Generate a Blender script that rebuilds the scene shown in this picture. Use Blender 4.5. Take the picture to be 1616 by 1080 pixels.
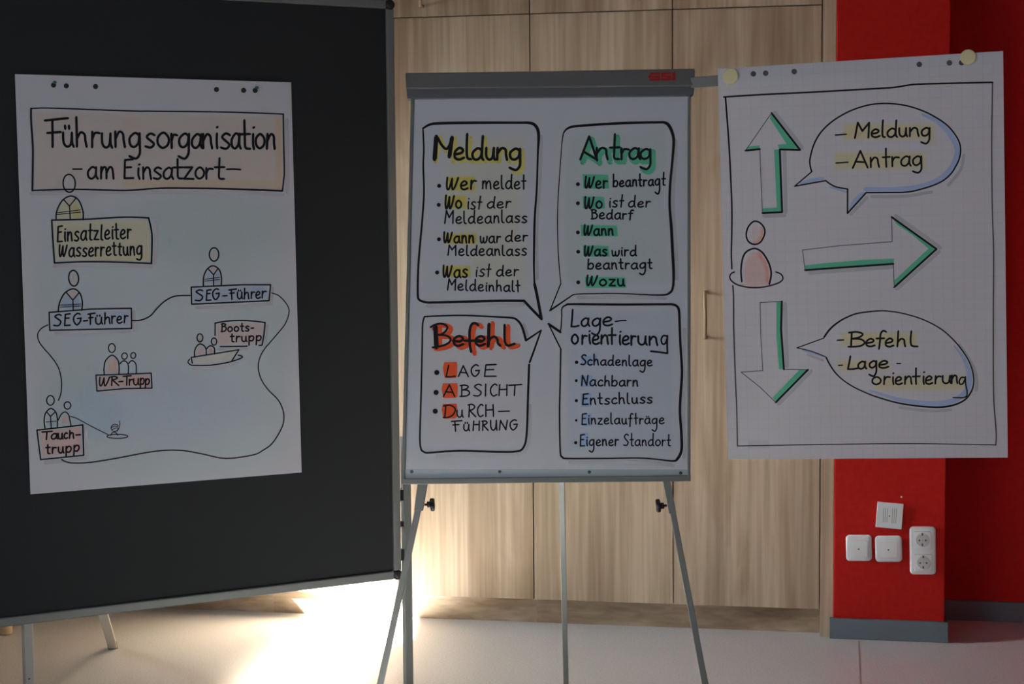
import bpy, bmesh, math
import numpy as np
from mathutils import Vector, Matrix, noise

C = bpy.context.scene.collection
SC = bpy.context.scene
for o in list(bpy.data.objects):
    bpy.data.objects.remove(o)

# ------------------------------------------------------------------ camera
F_PX = 2700.0
CAM = Vector((0.0, 0.0, 1.35))
PITCH, ROLL = math.radians(4.3), math.radians(0.5)
FWD = Vector((0, math.cos(PITCH), -math.sin(PITCH)))
R0, U0 = Vector((1, 0, 0)), Vector((0, math.sin(PITCH), math.cos(PITCH)))
RIGHT = R0 * math.cos(ROLL) - U0 * math.sin(ROLL)
UP = U0 * math.cos(ROLL) + R0 * math.sin(ROLL)
cd = bpy.data.cameras.new('camera')
cd.sensor_width = 36.0
cd.lens = 36.0 * F_PX / 1616.0
cd.clip_start, cd.clip_end = 0.05, 60
cam = bpy.data.objects.new('camera', cd)
C.objects.link(cam)
m3 = Matrix((RIGHT, UP, -FWD)).transposed()
cam.matrix_world = Matrix.Translation(CAM) @ m3.to_4x4()
SC.camera = cam

# ------------------------------------------------------------------ light and exposure
SC.view_settings.view_transform = 'Standard'
SC.view_settings.look = 'None'
SC.view_settings.gamma = 1.0
SC.view_settings.use_curve_mapping = False
SC.view_settings.exposure = 0.0
w = bpy.data.worlds.new('world')
SC.world = w
w.use_nodes = True
w.node_tree.nodes['Background'].inputs[0].default_value = (0.80, 0.88, 1.0, 1)
w.node_tree.nodes['Background'].inputs[1].default_value = 0.16


def lamp(name, kind, energy, color, loc=(0, 0, 0), direction=None, **kw):
    l = bpy.data.lights.new(name, kind)
    l.energy, l.color = energy, color
    for k, v in kw.items():
        setattr(l, k, v)
    o = bpy.data.objects.new(name, l)
    C.objects.link(o)
    o.location = loc
    if direction is not None:
        o.rotation_euler = Vector(direction).to_track_quat('-Z', 'Y').to_euler()
    return o


SUN_DIR = Vector((0.5, 0.65, -0.57)).normalized()
lamp('sun', 'SUN', 178.0, (1.0, 0.985, 0.95), (-6, 1, 5), SUN_DIR, angle=math.radians(0.6))
lamp('window_daylight', 'AREA', 68.0, (0.86, 0.88, 0.98), (-2.55, 1.2, 0.9), (1, 0.25, 0.0),
     shape='RECTANGLE', size=3.4, size_y=1.6)
lamp('far_fill', 'AREA', 19.0, (0.85, 0.94, 1.0), (-2.55, 5.12, 1.3), (1, 0.03, -0.22),
     shape='RECTANGLE', size=0.7, size_y=0.9, spread=math.radians(66))  # added beam from the unseen left, aimed to brighten floor and lower doors


# ------------------------------------------------------------------ helpers
def ray(px, py):
    return (RIGHT * ((px - 808.0) / F_PX) - UP * ((py - 540.0) / F_PX) + FWD)


class Plane:
    """origin, u (right), v (up), n (towards the camera side)"""
    def __init__(self, px, py, depth, yaw, tilt=0.0, point=None):
        d = ray(px, py)
        self.o = point if point is not None else CAM + d * (depth / d.y)
        a, t = math.radians(yaw), math.radians(tilt)
        self.u = Vector((math.cos(a), math.sin(a), 0))
        back = Vector((-math.sin(a), math.cos(a), 0))
        self.v = Vector((0, 0, 1)) * math.cos(t) + back * math.sin(t)
        self.n = self.u.cross(self.v)

    def hit(self, px, py, e=0.0):
        d = ray(px, py)
        t = ((self.o + self.n * e) - CAM).dot(self.n) / d.dot(self.n)
        return CAM + d * t

    def st(self, px, py, e=0.0):
        p = self.hit(px, py, e) - self.o
        return p.dot(self.u), p.dot(self.v)

    def at(self, s, t, e=0.0):
        return self.o + self.u * s + self.v * t + self.n * e


def floor_at(px, py):
    d = ray(px, py)
    return CAM + d * (-CAM.z / d.z)


class MB:
    def __init__(self):
        self.v, self.f, self.mi, self.sm = [], [], [], []

    def face(self, idx, mi=0, smooth=False):
        self.f.append(idx); self.mi.append(mi); self.sm.append(smooth)

    def hexa(self, a, b, mi=0):
        """a, b: two matching rings of points (back and front)"""
        n, k = len(a), len(self.v)
        self.v += list(a) + list(b)
        self.face([k + i for i in range(n)][::-1], mi)
        self.face([k + n + i for i in range(n)], mi)
        for i in range(n):
            j = (i + 1) % n
            self.face([k + i, k + j, k + n + j, k + n + i], mi)

    def prism(self, pl, pts, e0, e1, mi=0):
        """outline in image coordinates laid on plane pl at e1 and extruded to e0"""
        front = [pl.hit(x, y, e1) for x, y in pts]
        self.hexa([p - pl.n * (e1 - e0) for p in front], front, mi)

    def box(self, pl, s0, s1, t0, t1, e0, e1, mi=0):
        q = ((s0, t0), (s1, t0), (s1, t1), (s0, t1))
        self.hexa([pl.at(s, t, e0) for s, t in q], [pl.at(s, t, e1) for s, t in q], mi)

    def cyl(self, p0, p1, r0, r1=None, n=24, mi=0, smooth=True):
        r1 = r0 if r1 is None else r1
        ax = (p1 - p0).normalized()
        a = ax.orthogonal().normalized()
        b = ax.cross(a)
        k = len(self.v)
        for p, r in ((p0, r0), (p1, r1)):
            for i in range(n):
                g = 2 * math.pi * i / n
                self.v.append(p + (a * math.cos(g) + b * math.sin(g)) * r)
        self.face([k + i for i in range(n)][::-1], mi)
        self.face([k + n + i for i in range(n)], mi)
        for i in range(n):
            j = (i + 1) % n
            self.face([k + i, k + j, k + n + j, k + n + i], mi, smooth)

    def lathe(self, p0, ax, prof, n=32, mi=0):
        """prof: (distance along ax, radius) from back to front"""
        ax = ax.normalized()
        a = ax.orthogonal().normalized()
        b = ax.cross(a)
        k = len(self.v)
        for h, r in prof:
            for i in range(n):
                g = 2 * math.pi * i / n
                self.v.append(p0 + ax * h + (a * math.cos(g) + b * math.sin(g)) * r)
        m = len(prof)
        self.face([k + i for i in range(n)][::-1], mi)
        self.face([k + (m - 1) * n + i for i in range(n)], mi)
        for q in range(m - 1):
            for i in range(n):
                j = (i + 1) % n
                self.face([k + q * n + i, k + q * n + j, k + (q + 1) * n + j, k + (q + 1) * n + i], mi, True)

    def rings(self, rings, mi=0, smooth=False):
        k, n = len(self.v), len(rings[0])
        for r in rings:
            self.v += r
        self.face([k + i for i in range(n)][::-1], mi)
        self.face([k + (len(rings) - 1) * n + i for i in range(n)], mi)
        for q in range(len(rings) - 1):
            for i in range(n):
                j = (i + 1) % n
                self.face([k + q * n + i, k + q * n + j, k + (q + 1) * n + j, k + (q + 1) * n + i], mi, smooth)

    def build(self, name, mats, parent=None, bevel=0.0):
        me = bpy.data.meshes.new(name)
        base = parent_world(parent)
        me.from_pydata([tuple(p - base) for p in self.v], [], self.f)
        for m in (mats if isinstance(mats, (list, tuple)) else [mats]):
            me.materials.append(m)
        me.polygons.foreach_set('material_index', self.mi)
        me.polygons.foreach_set('use_smooth', self.sm)
        o = bpy.data.objects.new(name, me)
        C.objects.link(o)
        if parent is not None:
            o.parent = parent
        if bevel:
            b = o.modifiers.new('bevel', 'BEVEL')
            b.width, b.segments, b.limit_method = bevel, 2, 'ANGLE'
        return o


def parent_world(p):
    v = Vector((0, 0, 0))
    while p is not None:
        v += p.location
        p = p.parent
    return v


def thing(name, label, cat, loc, group=None):
    o = bpy.data.objects.new(name, None)
    o.empty_display_size = 0.05
    C.objects.link(o)
    o.location = loc
    return tag(o, label, cat, group)


def tag(o, label, cat, group=None):
    o['label'], o['category'] = label, cat
    if group:
        o['group'] = group
    return o


def structure(o, label=None):
    o['kind'] = 'structure'
    if label:
        o['label'] = label
    return o


# ------------------------------------------------------------------ materials
def mat(name, col, rough=0.6, metal=0.0, spec=0.5):
    m = bpy.data.materials.new(name)
    m.use_nodes = True
    b = m.node_tree.nodes['Principled BSDF']
    b.inputs['Base Color'].default_value = (*col, 1)
    b.inputs['Roughness'].default_value = rough
    b.inputs['Metallic'].default_value = metal
    b.inputs['Specular IOR Level'].default_value = spec
    return m


def noisy(name, c0, c1, scale, rough=0.6, spec=0.5, stretch=(1, 1, 1), detail=4, bump=0.0, lo=0.35, hi=0.65):
    m = mat(name, c0, rough, 0, spec)
    nt = m.node_tree
    b = nt.nodes['Principled BSDF']
    tc = nt.nodes.new('ShaderNodeTexCoord')
    mp = nt.nodes.new('ShaderNodeMapping')
    mp.inputs['Scale'].default_value = stretch
    nz = nt.nodes.new('ShaderNodeTexNoise')
    nz.inputs['Scale'].default_value = scale
    nz.inputs['Detail'].default_value = detail
    cr = nt.nodes.new('ShaderNodeValToRGB')
    cr.color_ramp.elements[0].position, cr.color_ramp.elements[1].position = lo, hi
    cr.color_ramp.elements[0].color, cr.color_ramp.elements[1].color = (*c0, 1), (*c1, 1)
    nt.links.new(tc.outputs['Object'], mp.inputs['Vector'])
    nt.links.new(mp.outputs['Vector'], nz.inputs['Vector'])
    nt.links.new(nz.outputs['Fac'], cr.inputs['Fac'])
    nt.links.new(cr.outputs['Color'], b.inputs['Base Color'])
    if bump:
        bp = nt.nodes.new('ShaderNodeBump')
        bp.inputs['Strength'].default_value = bump
        bp.inputs['Distance'].default_value = 0.002
        nt.links.new(nz.outputs['Fac'], bp.inputs['Height'])
        nt.links.new(bp.outputs['Normal'], b.inputs['Normal'])
    return m


def wood(name, offset=0.0, lying=False):
    """pale oak laminate, upright grain"""
    m = mat(name, (0.5, 0.4, 0.3), 0.5, 0, 0.35)
    nt = m.node_tree
    b = nt.nodes['Principled BSDF']
    tc = nt.nodes.new('ShaderNodeTexCoord')

    def layer(sc, scale, detail, dist, p0, p1, c0, c1):
        mp = nt.nodes.new('ShaderNodeMapping')
        mp.inputs['Scale'].default_value = (sc[2], 1, 1) if lying else sc
        mp.inputs['Location'].default_value = (offset * 3.1, offset, offset * 1.7)
        nz = nt.nodes.new('ShaderNodeTexNoise')
        nz.inputs['Scale'].default_value, nz.inputs['Detail'].default_value = scale, detail
        nz.inputs['Distortion'].default_value = dist
        cr = nt.nodes.new('ShaderNodeValToRGB')
        cr.color_ramp.elements[0].position, cr.color_ramp.elements[1].position = p0, p1
        cr.color_ramp.elements[0].color, cr.color_ramp.elements[1].color = (*c0, 1), (*c1, 1)
        nt.links.new(tc.outputs['Object'], mp.inputs['Vector'])
        nt.links.new(mp.outputs['Vector'], nz.inputs['Vector'])
        nt.links.new(nz.outputs['Fac'], cr.inputs['Fac'])
        return cr.outputs['Color']

    base = layer((1, 1, 0.055), 9.0, 3, 0.6, 0.33, 0.68, (0.385, 0.280, 0.180), (0.63, 0.495, 0.35))
    fine = layer((1, 1, 0.03), 70.0, 4, 0.3, 0.30, 0.65, (0.74, 0.71, 0.68), (1.0, 1.0, 1.0))
    knot = layer((1, 1, 0.22), 3.6, 4, 1.6, 0.26, 0.48, (0.70, 0.61, 0.53), (1.0, 1.0, 1.0))
    last = base
    for c in (fine, knot):
        mx = nt.nodes.new('ShaderNodeMix')
        mx.data_type, mx.blend_type = 'RGBA', 'MULTIPLY'
        mx.inputs['Factor'].default_value = 1.0
        nt.links.new(last, mx.inputs['A'])
        nt.links.new(c, mx.inputs['B'])
        last = mx.outputs['Result']
    nt.links.new(last, b.inputs['Base Color'])
    return m


def floor_mat():
    m = noisy('linoleum', (0.555, 0.555, 0.545), (0.645, 0.65, 0.64), 160, rough=0.25, spec=0.45, detail=3)
    return m


def paper_mat(name, grid):
    """flipchart paper: chalk and marker tints come from the colour attribute 'pigment'"""
    m = bpy.data.materials.new(name)
    m.use_nodes = True
    nt = m.node_tree
    nt.nodes.remove(nt.nodes['Principled BSDF'])
    out = nt.nodes['Material Output']
    at = nt.nodes.new('ShaderNodeVertexColor')
    at.layer_name = 'pigment'
    col = at.outputs['Color']
    if grid:
        uv = nt.nodes.new('ShaderNodeUVMap')
        sep = nt.nodes.new('ShaderNodeSeparateXYZ')
        nt.links.new(uv.outputs['UV'], sep.inputs[0])
        lines = []
        for k, cells in (('X', 27), ('Y', 38)):
            a = nt.nodes.new('ShaderNodeMath'); a.operation = 'MULTIPLY'; a.inputs[1].default_value = cells
            b = nt.nodes.new('ShaderNodeMath'); b.operation = 'FRACT'
            c = nt.nodes.new('ShaderNodeMath'); c.operation = 'LESS_THAN'; c.inputs[1].default_value = 0.06
            nt.links.new(sep.outputs[k], a.inputs[0]); nt.links.new(a.outputs[0], b.inputs[0]); nt.links.new(b.outputs[0], c.inputs[0])
            lines.append(c.outputs[0])
        mxm = nt.nodes.new('ShaderNodeMath'); mxm.operation = 'MAXIMUM'
        nt.links.new(lines[0], mxm.inputs[0]); nt.links.new(lines[1], mxm.inputs[1])
        sc = nt.nodes.new('ShaderNodeMath'); sc.operation = 'MULTIPLY'; sc.inputs[1].default_value = 0.16
        nt.links.new(mxm.outputs[0], sc.inputs[0])
        mx = nt.nodes.new('ShaderNodeMix'); mx.data_type = 'RGBA'
        nt.links.new(sc.outputs[0], mx.inputs['Factor'])
        nt.links.new(col, mx.inputs['A'])
        mx.inputs['B'].default_value = (0.45, 0.55, 0.70, 1)
        col = mx.outputs['Result']
    d = nt.nodes.new('ShaderNodeBsdfDiffuse')
    t = nt.nodes.new('ShaderNodeBsdfTranslucent')
    s = nt.nodes.new('ShaderNodeMixShader')
    s.inputs[0].default_value = 0.16
    nt.links.new(col, d.inputs['Color']); nt.links.new(col, t.inputs['Color'])
    nt.links.new(d.outputs[0], s.inputs[1]); nt.links.new(t.outputs[0], s.inputs[2])
    nt.links.new(s.outputs[0], out.inputs['Surface'])
    return m


M = dict(
    floor=floor_mat(),
    seam=mat('floor_seam', (0.22, 0.19, 0.17), 0.5),
    wood=[wood('oak_laminate_%s' % k, o) for k, o in (('a', 0.0), ('b', 4.3), ('c', 9.1), ('d', 13.7), ('e', 21.3))],
    plinth=wood('oak_laminate_plinth', 6.0, True),
    carcass=mat('carcass_shadow_gap', (0.10, 0.075, 0.05), 0.8),
    red=noisy('red_wall_paint', (0.44, 0.010, 0.006), (0.48, 0.013, 0.008), 60, rough=0.6, spec=0.15, bump=0.15),
    base=mat('grey_skirting', (0.13, 0.165, 0.185), 0.45),
    white_wall=mat('white_wall_paint', (0.62, 0.61, 0.58), 0.8),
    ceil=mat('ceiling_paint', (0.38, 0.38, 0.37), 0.9),
    felt=noisy('charcoal_felt', (0.028, 0.030, 0.031), (0.036, 0.038, 0.039), 900, rough=0.95, spec=0.1),
    alu=mat('grey_painted_metal', (0.20, 0.21, 0.20), 0.42, 0.25),
    alu_light=mat('light_grey_leg_metal', (0.42, 0.42, 0.39), 0.42, 0.2),
    header=noisy('grey_clamp_plastic', (0.135, 0.135, 0.13), (0.15, 0.15, 0.145), 300, rough=0.5),
    header_lip=mat('dark_grey_clamp_lip', (0.125, 0.13, 0.135), 0.5),
    black=mat('black_plastic', (0.012, 0.012, 0.013), 0.4),
    board=mat('white_enamel_board', (0.55, 0.64, 0.66), 0.25),
    logo=mat('red_logo', (0.42, 0.015, 0.015), 0.5),
    magnet=mat('pale_yellow_plastic', (0.86, 0.78, 0.44), 0.45),
    pin=mat('dark_green_pin', (0.02, 0.17, 0.11), 0.4),
    plate=mat('white_wall_plate', (0.80, 0.82, 0.80), 0.35),
    plate_in=mat('grey_white_socket_well', (0.52, 0.54, 0.52), 0.4),
    hole=mat('dark_hole', (0.02, 0.02, 0.02), 0.7),
    slot=mat('grey_slot', (0.09, 0.095, 0.095), 0.6),
    chrome=mat('steel', (0.6, 0.6, 0.6), 0.3, 1.0),
    handle_shade=mat('handle_shadow_brown', (0.36, 0.25, 0.14), 0.45),
    beech=mat('pale_beech', (0.62, 0.47, 0.30), 0.5),
    ink=mat('black_marker', (0.012, 0.012, 0.016), 0.6, 0, 0.2),
    ink_grey=mat('thin_pencil_grey_line', (0.10, 0.10, 0.12), 0.7, 0, 0.2),
    shade=mat('grey_shadow_marker', (0.60, 0.60, 0.63), 0.9, 0, 0.1),
    green=mat('green_marker', (0.15, 0.60, 0.37), 0.8, 0, 0.1),
    yellow=mat('yellow_marker', (0.80, 0.72, 0.20), 0.8, 0, 0.1),
    orange=mat('red_orange_marker', (0.92, 0.13, 0.045), 0.8, 0, 0.1),
    blue=mat('light_blue_marker', (0.50, 0.61, 0.86), 0.8, 0, 0.1),
    pblue=mat('pale_blue_marker', (0.45, 0.60, 0.86), 0.8, 0, 0.1),
)

# ------------------------------------------------------------------ the room
WY = 11.0
W = Plane(0, 0, 1, -WY, 0, point=floor_at(808, 981))     # plane of the cupboards' plinths
E_DOOR = 0.05
pf = floor_at(1400, 1010.5) - W.o
E_PIL = pf.dot(W.n)                                      # front of the red pillar
rf = floor_at(1560, 979.8) - W.o
E_REC = rf.dot(W.n)                                      # recessed wall right of the pillar


def plane_quad(name, pts, m):
    b = MB()
    b.v = [Vector(p) for p in pts]
    b.face(list(range(len(pts))))
    return b.build(name, m)


fl = MB()
fl.hexa([Vector(p) for p in ((-2.75, -3, -0.05), (2.6, -3, -0.05), (2.6, 7.2, -0.05), (-2.75, 7.2, -0.05))],
        [Vector(p) for p in ((-2.75, -3, 0), (2.6, -3, 0), (2.6, 7.2, 0), (-2.75, 7.2, 0))])
floor = structure(fl.build('floor', M['floor']), 'beige speckled linoleum floor')
a, b_ = floor_at(1355.5, 1012), floor_at(1358.5, 1080)
d_ = (a - b_)
sm = MB()
p0, p1 = a + Vector((0, 0, 0)), b_ - d_ * 3
k = 0.0022
sm.v = [p0 + Vector((-k, 0, .0006)), p1 + Vector((-k, 0, .0006)), p1 + Vector((k, 0, .0006)), p0 + Vector((k, 0, .0006))]
sm.face([0, 1, 2, 3])
structure(sm.build('trim_1', M['seam']), 'dark seam in the linoleum in front of the pillar')

H = 4.0
cl = MB()
cl.hexa([Vector(p) for p in ((-2.75, -9.0, H + .06), (2.6, -9.0, H + .06), (2.6, 7.2, H + .06), (-2.75, 7.2, H + .06))][::-1],
        [Vector(p) for p in ((-2.75, -9.0, H), (2.6, -9.0, H), (2.6, 7.2, H), (-2.75, 7.2, H))][::-1])
structure(cl.build('ceiling', M['ceil']))

s_pl = W.st(1317.5, 540, E_PIL)[0]
s_pr = W.st(1495.0, 540, E_PIL)[0]
# back wall behind the cupboards, and the recessed red wall
bw = MB(); bw.box(W, -4.2, s_pl + 0.02, 0, H, -0.72, -0.60)
structure(bw.build('wall_back', M['white_wall']))
rw = MB(); rw.box(W, s_pr - 0.05, s_pr + 1.0, 0, H, E_REC - 0.12, E_REC)
structure(rw.build('wall_recess', M['red']), 'dark red wall set back to the right of the pillar')
pi = MB(); pi.box(W, s_pl, s_pr, 0, H, -0.60, E_PIL)
structure(pi.build('wall_pillar', M['red'], bevel=0.004), 'bright red pillar beside the oak cupboards')
# short wall added on the right, out of the picture, to keep the recess dark
xr = W.at(s_pr + 0.75, 0, E_REC)
rr = MB()
rr.hexa([Vector((xr.x, y, z)) for y, z in ((xr.y, 0), (3.9, 0), (3.9, H), (xr.y, H))],
        [Vector((xr.x + .12, y, z)) for y, z in ((xr.y, 0), (3.9, 0), (3.9, H), (xr.y, H))])
structure(rr.build('wall_blocker', M['red']))
# skirtings
h_b = W.st(1400, 979.5, E_PIL + 0.012)[1]
sk = MB(); sk.box(W, s_pl - 0.012, s_pr + 0.012, 0.0, h_b, E_PIL - 0.09, E_PIL + 0.012)
structure(sk.build('baseboard_pillar', M['base'], bevel=0.003), 'grey skirting around the foot of the red pillar')
sk = MB(); sk.box(W, s_pr + 0.0, s_pr + 0.75, 0.0, h_b * 1.0, E_REC, E_REC + 0.012)
structure(sk.build('baseboard_recess', M['base'], bevel=0.003), 'grey skirting along the recessed dark red wall')

# left wall, out of the picture, with the opening the sun comes through
XL = -2.6


def back_trace(p):
    t = (XL - p.x) / SUN_DIR.x
    return p + SUN_DIR * t


fa = back_trace(Vector((-0.69, 4.86, 0)))
fb = back_trace(Vector((-0.315, 6.6, 0)))
y0w, y1w, z0w, z1w = fa.y, fb.y, fa.z, fb.z
lw = MB()


def xbox(mb, x0, x1, y0, y1, z0, z1, mi=0):
    mb.hexa([Vector((x0, y, z)) for y, z in ((y0, z0), (y0, z1), (y1, z1), (y1, z0))],
            [Vector((x1, y, z)) for y, z in ((y0, z0), (y0, z1), (y1, z1), (y1, z0))], mi)


YF0, YF1, ZF0, ZF1 = 0.53, 0.78, 2.45, 3.07     # opening added for sun on the unseen floor, brightening the sheets from below
xbox(lw, XL - .03, XL, -9.0, YF0, 0, H)
xbox(lw, XL - .03, XL, YF1, y0w, 0, H)
xbox(lw, XL - .03, XL, y1w, 7.1, 0, H)
xbox(lw, XL - .03, XL, y0w, y1w, 0, z0w)
xbox(lw, XL - .03, XL, y0w, y1w, z1w, H)
xbox(lw, XL - .03, XL, YF0, YF1, 0, ZF0)
xbox(lw, XL - .03, XL, YF0, YF1, ZF1, H)
structure(lw.build('wall_left', M['white_wall']))

# ------------------------------------------------------------------ built-in cupboards
h_door = W.st(960, 950.5, E_DOOR)[1]
h_seam = W.st(960, 18.0, E_DOOR)[1]
sx = [W.st(x, 480, E_DOOR)[0] for x in (839.5, 1062.0, 1295.5)]
dw = sx[1] - sx[0]
seams = [sx[0] - 4 * dw, sx[0] - 3 * dw, sx[0] - 2 * dw, sx[0] - dw, sx[0], sx[1], sx[2]]
GAP = 0.0016
cl_lab = ['pale oak built-in cupboard hidden mostly behind the black pinboard',
          'pale oak built-in cupboard between the pinboard and the flipchart easel',
          'pale oak built-in cupboard behind the flipchart easel, next to the red pillar']


def bow_handle(mb, pl, s, t0, t1, e, out=0.03, r=0.0055):
    a, b = pl.at(s, t0, e), pl.at(s, t1, e)
    mb.cyl(a, a + pl.n * out, r, n=12)
    mb.cyl(b, b + pl.n * out, r, n=12)
    mb.cyl(a + pl.n * out - pl.v * r, b + pl.n * out + pl.v * r, r, n=12)


hs, ht0 = W.st(1113, 533, E_DOOR + .03)  # handle stands where a handle's cast shadow falls, coloured brown like that shadow
_, ht1 = W.st(1113, 462, E_DOOR + .03)
h_off = hs - seams[5]
hk = 0
for u in range(3):
    i = 2 * u
    s0, s1 = seams[i], seams[i + 2]
    root = thing('cupboard', cl_lab[u], 'cupboard', W.at((s0 + s1) / 2, 0, 0), 'built-in oak cupboards')
    c = MB(); c.box(W, s0 + .001, s1 - .001, h_door + .002, H - 0.02, -0.58, E_DOOR - 0.0195)
    c.build('body', M['carcass'], root)
    p = MB(); p.box(W, s0, s1, 0, h_door, -0.55, 0)
    p.build('plinth', M['plinth'], root)
    for j in (0, 1):
        a, b = seams[i + j], seams[i + j + 1]
        for k_, (t0, t1) in enumerate(((h_door, h_seam - GAP), (h_seam + GAP, H - 0.03))):
            d = MB(); d.box(W, a + GAP, b - GAP, t0, t1, E_DOOR - .019, E_DOOR)
            do = d.build('door', M['wood'][hk % 5], root, bevel=0.001)
            hk += 1
            s_h = (b - h_off) if j == 0 else (a + h_off)
            hm = MB()
            if k_ == 0:
                bow_handle(hm, W, s_h, ht0, ht1, E_DOOR)
            else:
                bow_handle(hm, W, s_h, h_seam + 0.035, h_seam + 0.035 + (ht1 - ht0), E_DOOR)
            hm.build('handle', M['handle_shade'], do)
fs = MB(); fs.box(W, seams[6] + GAP, s_pl - .0005, 0.0, H - .02, -0.5, E_DOOR)
structure(fs.build('trim_2', M['wood'][1], bevel=0.001), 'narrow oak filler strip between the cupboards and the red pillar')

# ------------------------------------------------------------------ things on the pillar
P = Plane(0, 0, 1, -WY, 0, point=W.o + W.n * E_PIL)


def rrect(pl, pts, e, inset, r, n=6):
    """rounded rectangle ring from four image corners (tl, tr, br, bl)"""
    q = [pl.hit(x, y, 0) for x, y in pts]
    c = sum(q, Vector()) / 4
    ux = ((q[1] - q[0]) + (q[2] - q[3])).normalized()
    vy = pl.n.cross(ux)
    hw = ((q[1] - q[0]).length + (q[2] - q[3]).length) / 4 - inset
    hh = ((q[3] - q[0]).length + (q[2] - q[1]).length) / 4 - inset
    r = max(r - inset, 0.0008)
    out = []
    for cx, cy, a0 in ((hw - r, hh - r, 0), (-hw + r, hh - r, 90), (-hw + r, -hh + r, 180), (hw - r, -hh + r, 270)):
        for i in range(n + 1):
            g = math.radians(a0 + 90 * i / n)
            out.append(c + ux * (cx + r * math.cos(g)) + vy * (cy + r * math.sin(g)) + pl.n * e)
    return out


def plate_mesh(pts, r, h, dome):
    b = MB()
    b.rings([rrect(P, pts, 0.0003, 0, r), rrect(P, pts, h * .55, 0, r), rrect(P, pts, h * .85, dome * .3, r),
             rrect(P, pts, h, dome, r)], smooth=False)
    return b


def rect(x0, y0, x1, y1):
    return [(x0, y0), (x1, y0), (x1, y1), (x0, y1)]


for (x0, y0, x1, y1), inn, scr, lab in (
        ((1335, 844.3, 1376, 885.3), (1341.5, 852, 1369.5, 878.5), (1355, 866), 'white square blank wall plate on the red pillar, nearest the oak cupboards'),
        ((1381, 845.7, 1423.5, 886.7), (1388, 853, 1416, 879.5), (1402, 867), 'white square blank wall plate between the other blank plate and the double socket')):
    pc = P.hit((x0 + x1) / 2, (y0 + y1) / 2)
    root = thing('blank_wall_plate', lab, 'wall plate', pc, 'blank wall plates on the pillar')
    plate_mesh(rect(x0, y0, x1, y1), 0.012, 0.009, 0.006).build('frame', M['plate'], root)
    b = MB()
    b.rings([rrect(P, rect(*inn), .0088, 0, .006), rrect(P, rect(*inn), .0112, 0, .006), rrect(P, rect(*inn), .012, .0012, .006)])
    cv = b.build('cover', M['plate'], root)
    q = P.hit(*scr)
    b = MB(); b.lathe(q, P.n, ((.0118, .0026), (.0126, .0024), (.0128, .001)), 16)
    b.build('screw', M['slot'], root)

root = thing('double_socket', 'white double power socket at the right edge of the red pillar', 'socket', P.hit(1456, 869))
sq = [(1434, 831), (1476, 831.3), (1477.8, 907), (1437.3, 906.5)]
plate_mesh(sq, 0.012, 0.009, 0.006).build('frame', M['plate'], root)
for (cx, cy) in ((1455.6, 852), (1457, 887.6)):
    q = P.hit(cx, cy)
    r_ = (P.hit(cx + 10.4, cy) - q).length
    b = MB()
    rc = rect(cx - 13.6, cy - 13.6, cx + 13.6, cy + 13.6)
    b.rings([rrect(P, rc, .0085, 0, .004), rrect(P, rc, .0112, 0, .004), rrect(P, rc, .012, .001, .004)])
    b.lathe(q + P.n * .0118, P.n, ((0, r_ * 1.1), (.0012, r_ * 1.08), (.0014, r_ * 1.0)), 32)
    so = b.build('socket_insert', M['plate'], root)
    b = MB(); b.lathe(q + P.n * .0130, P.n, ((0, r_ * .99), (.0004, r_ * .98)), 32)
    b.build('socket_well', M['plate_in'], so)
    b = MB()
    for dx in (-5, 5):
        h_ = P.hit(cx + dx, cy)
        b.lathe(h_ + P.n * .0132, P.n, ((0, .0027), (.0005, .0026)), 14)
    b.lathe(q + P.n * .0132, P.n, ((0, .0012), (.0005, .0011)), 10)
    b.build('pin_hole', M['hole'], so)
    for dy in (-8.3, 8.3):
        b = MB()
        b.prism(P, rect(cx - 1.3, cy + dy - 2, cx + 1.3, cy + dy + 2), .0130, .0142)
        b.build('earth_clip', M['slot'], so)

tp = [(1384, 792), (1425.4, 795.5), (1423, 835.3), (1382.4, 831.2)]
root = thing('slotted_wall_plate', 'tilted white square wall plate with two groups of dark slots, above the blank plates', 'wall plate', P.hit(1404, 813))
b = MB()
b.rings([rrect(P, tp, .0004, 0, .001), rrect(P, tp, .009, 0, .001), rrect(P, tp, .010, .001, .001)])
b.build('cover', M['plate'], root)
b = MB()
for k_ in range(3):
    for x, y0, y1 in ((1394.3 + 3.0 * k_, 802, 824.6), (1408.2 + 3.0 * k_, 802.4 + .2 * k_, 826)):
        b.prism(P, [(x + .45, y0), (x + .95, y0), (x - .35, y1), (x - .85, y1)], .0095, .0103)
b.build('slot', M['slot'], root)
b = MB(); b.lathe(P.hit(1403.4, 814), P.n, ((.0098, .0022), (.0106, .002)), 14)
b.build('screw', M['slot'], root)
b = MB()
q = P.hit(1422.5, 784.6)
b.lathe(q - P.n * .002, P.n, ((0, .0028), (.0023, .0028), (.003, .0012)), 12)
tag(b.build('wall_plug', M['plate']), 'tiny white wall plug in the red pillar above the tilted plate', 'wall plug')

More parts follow.
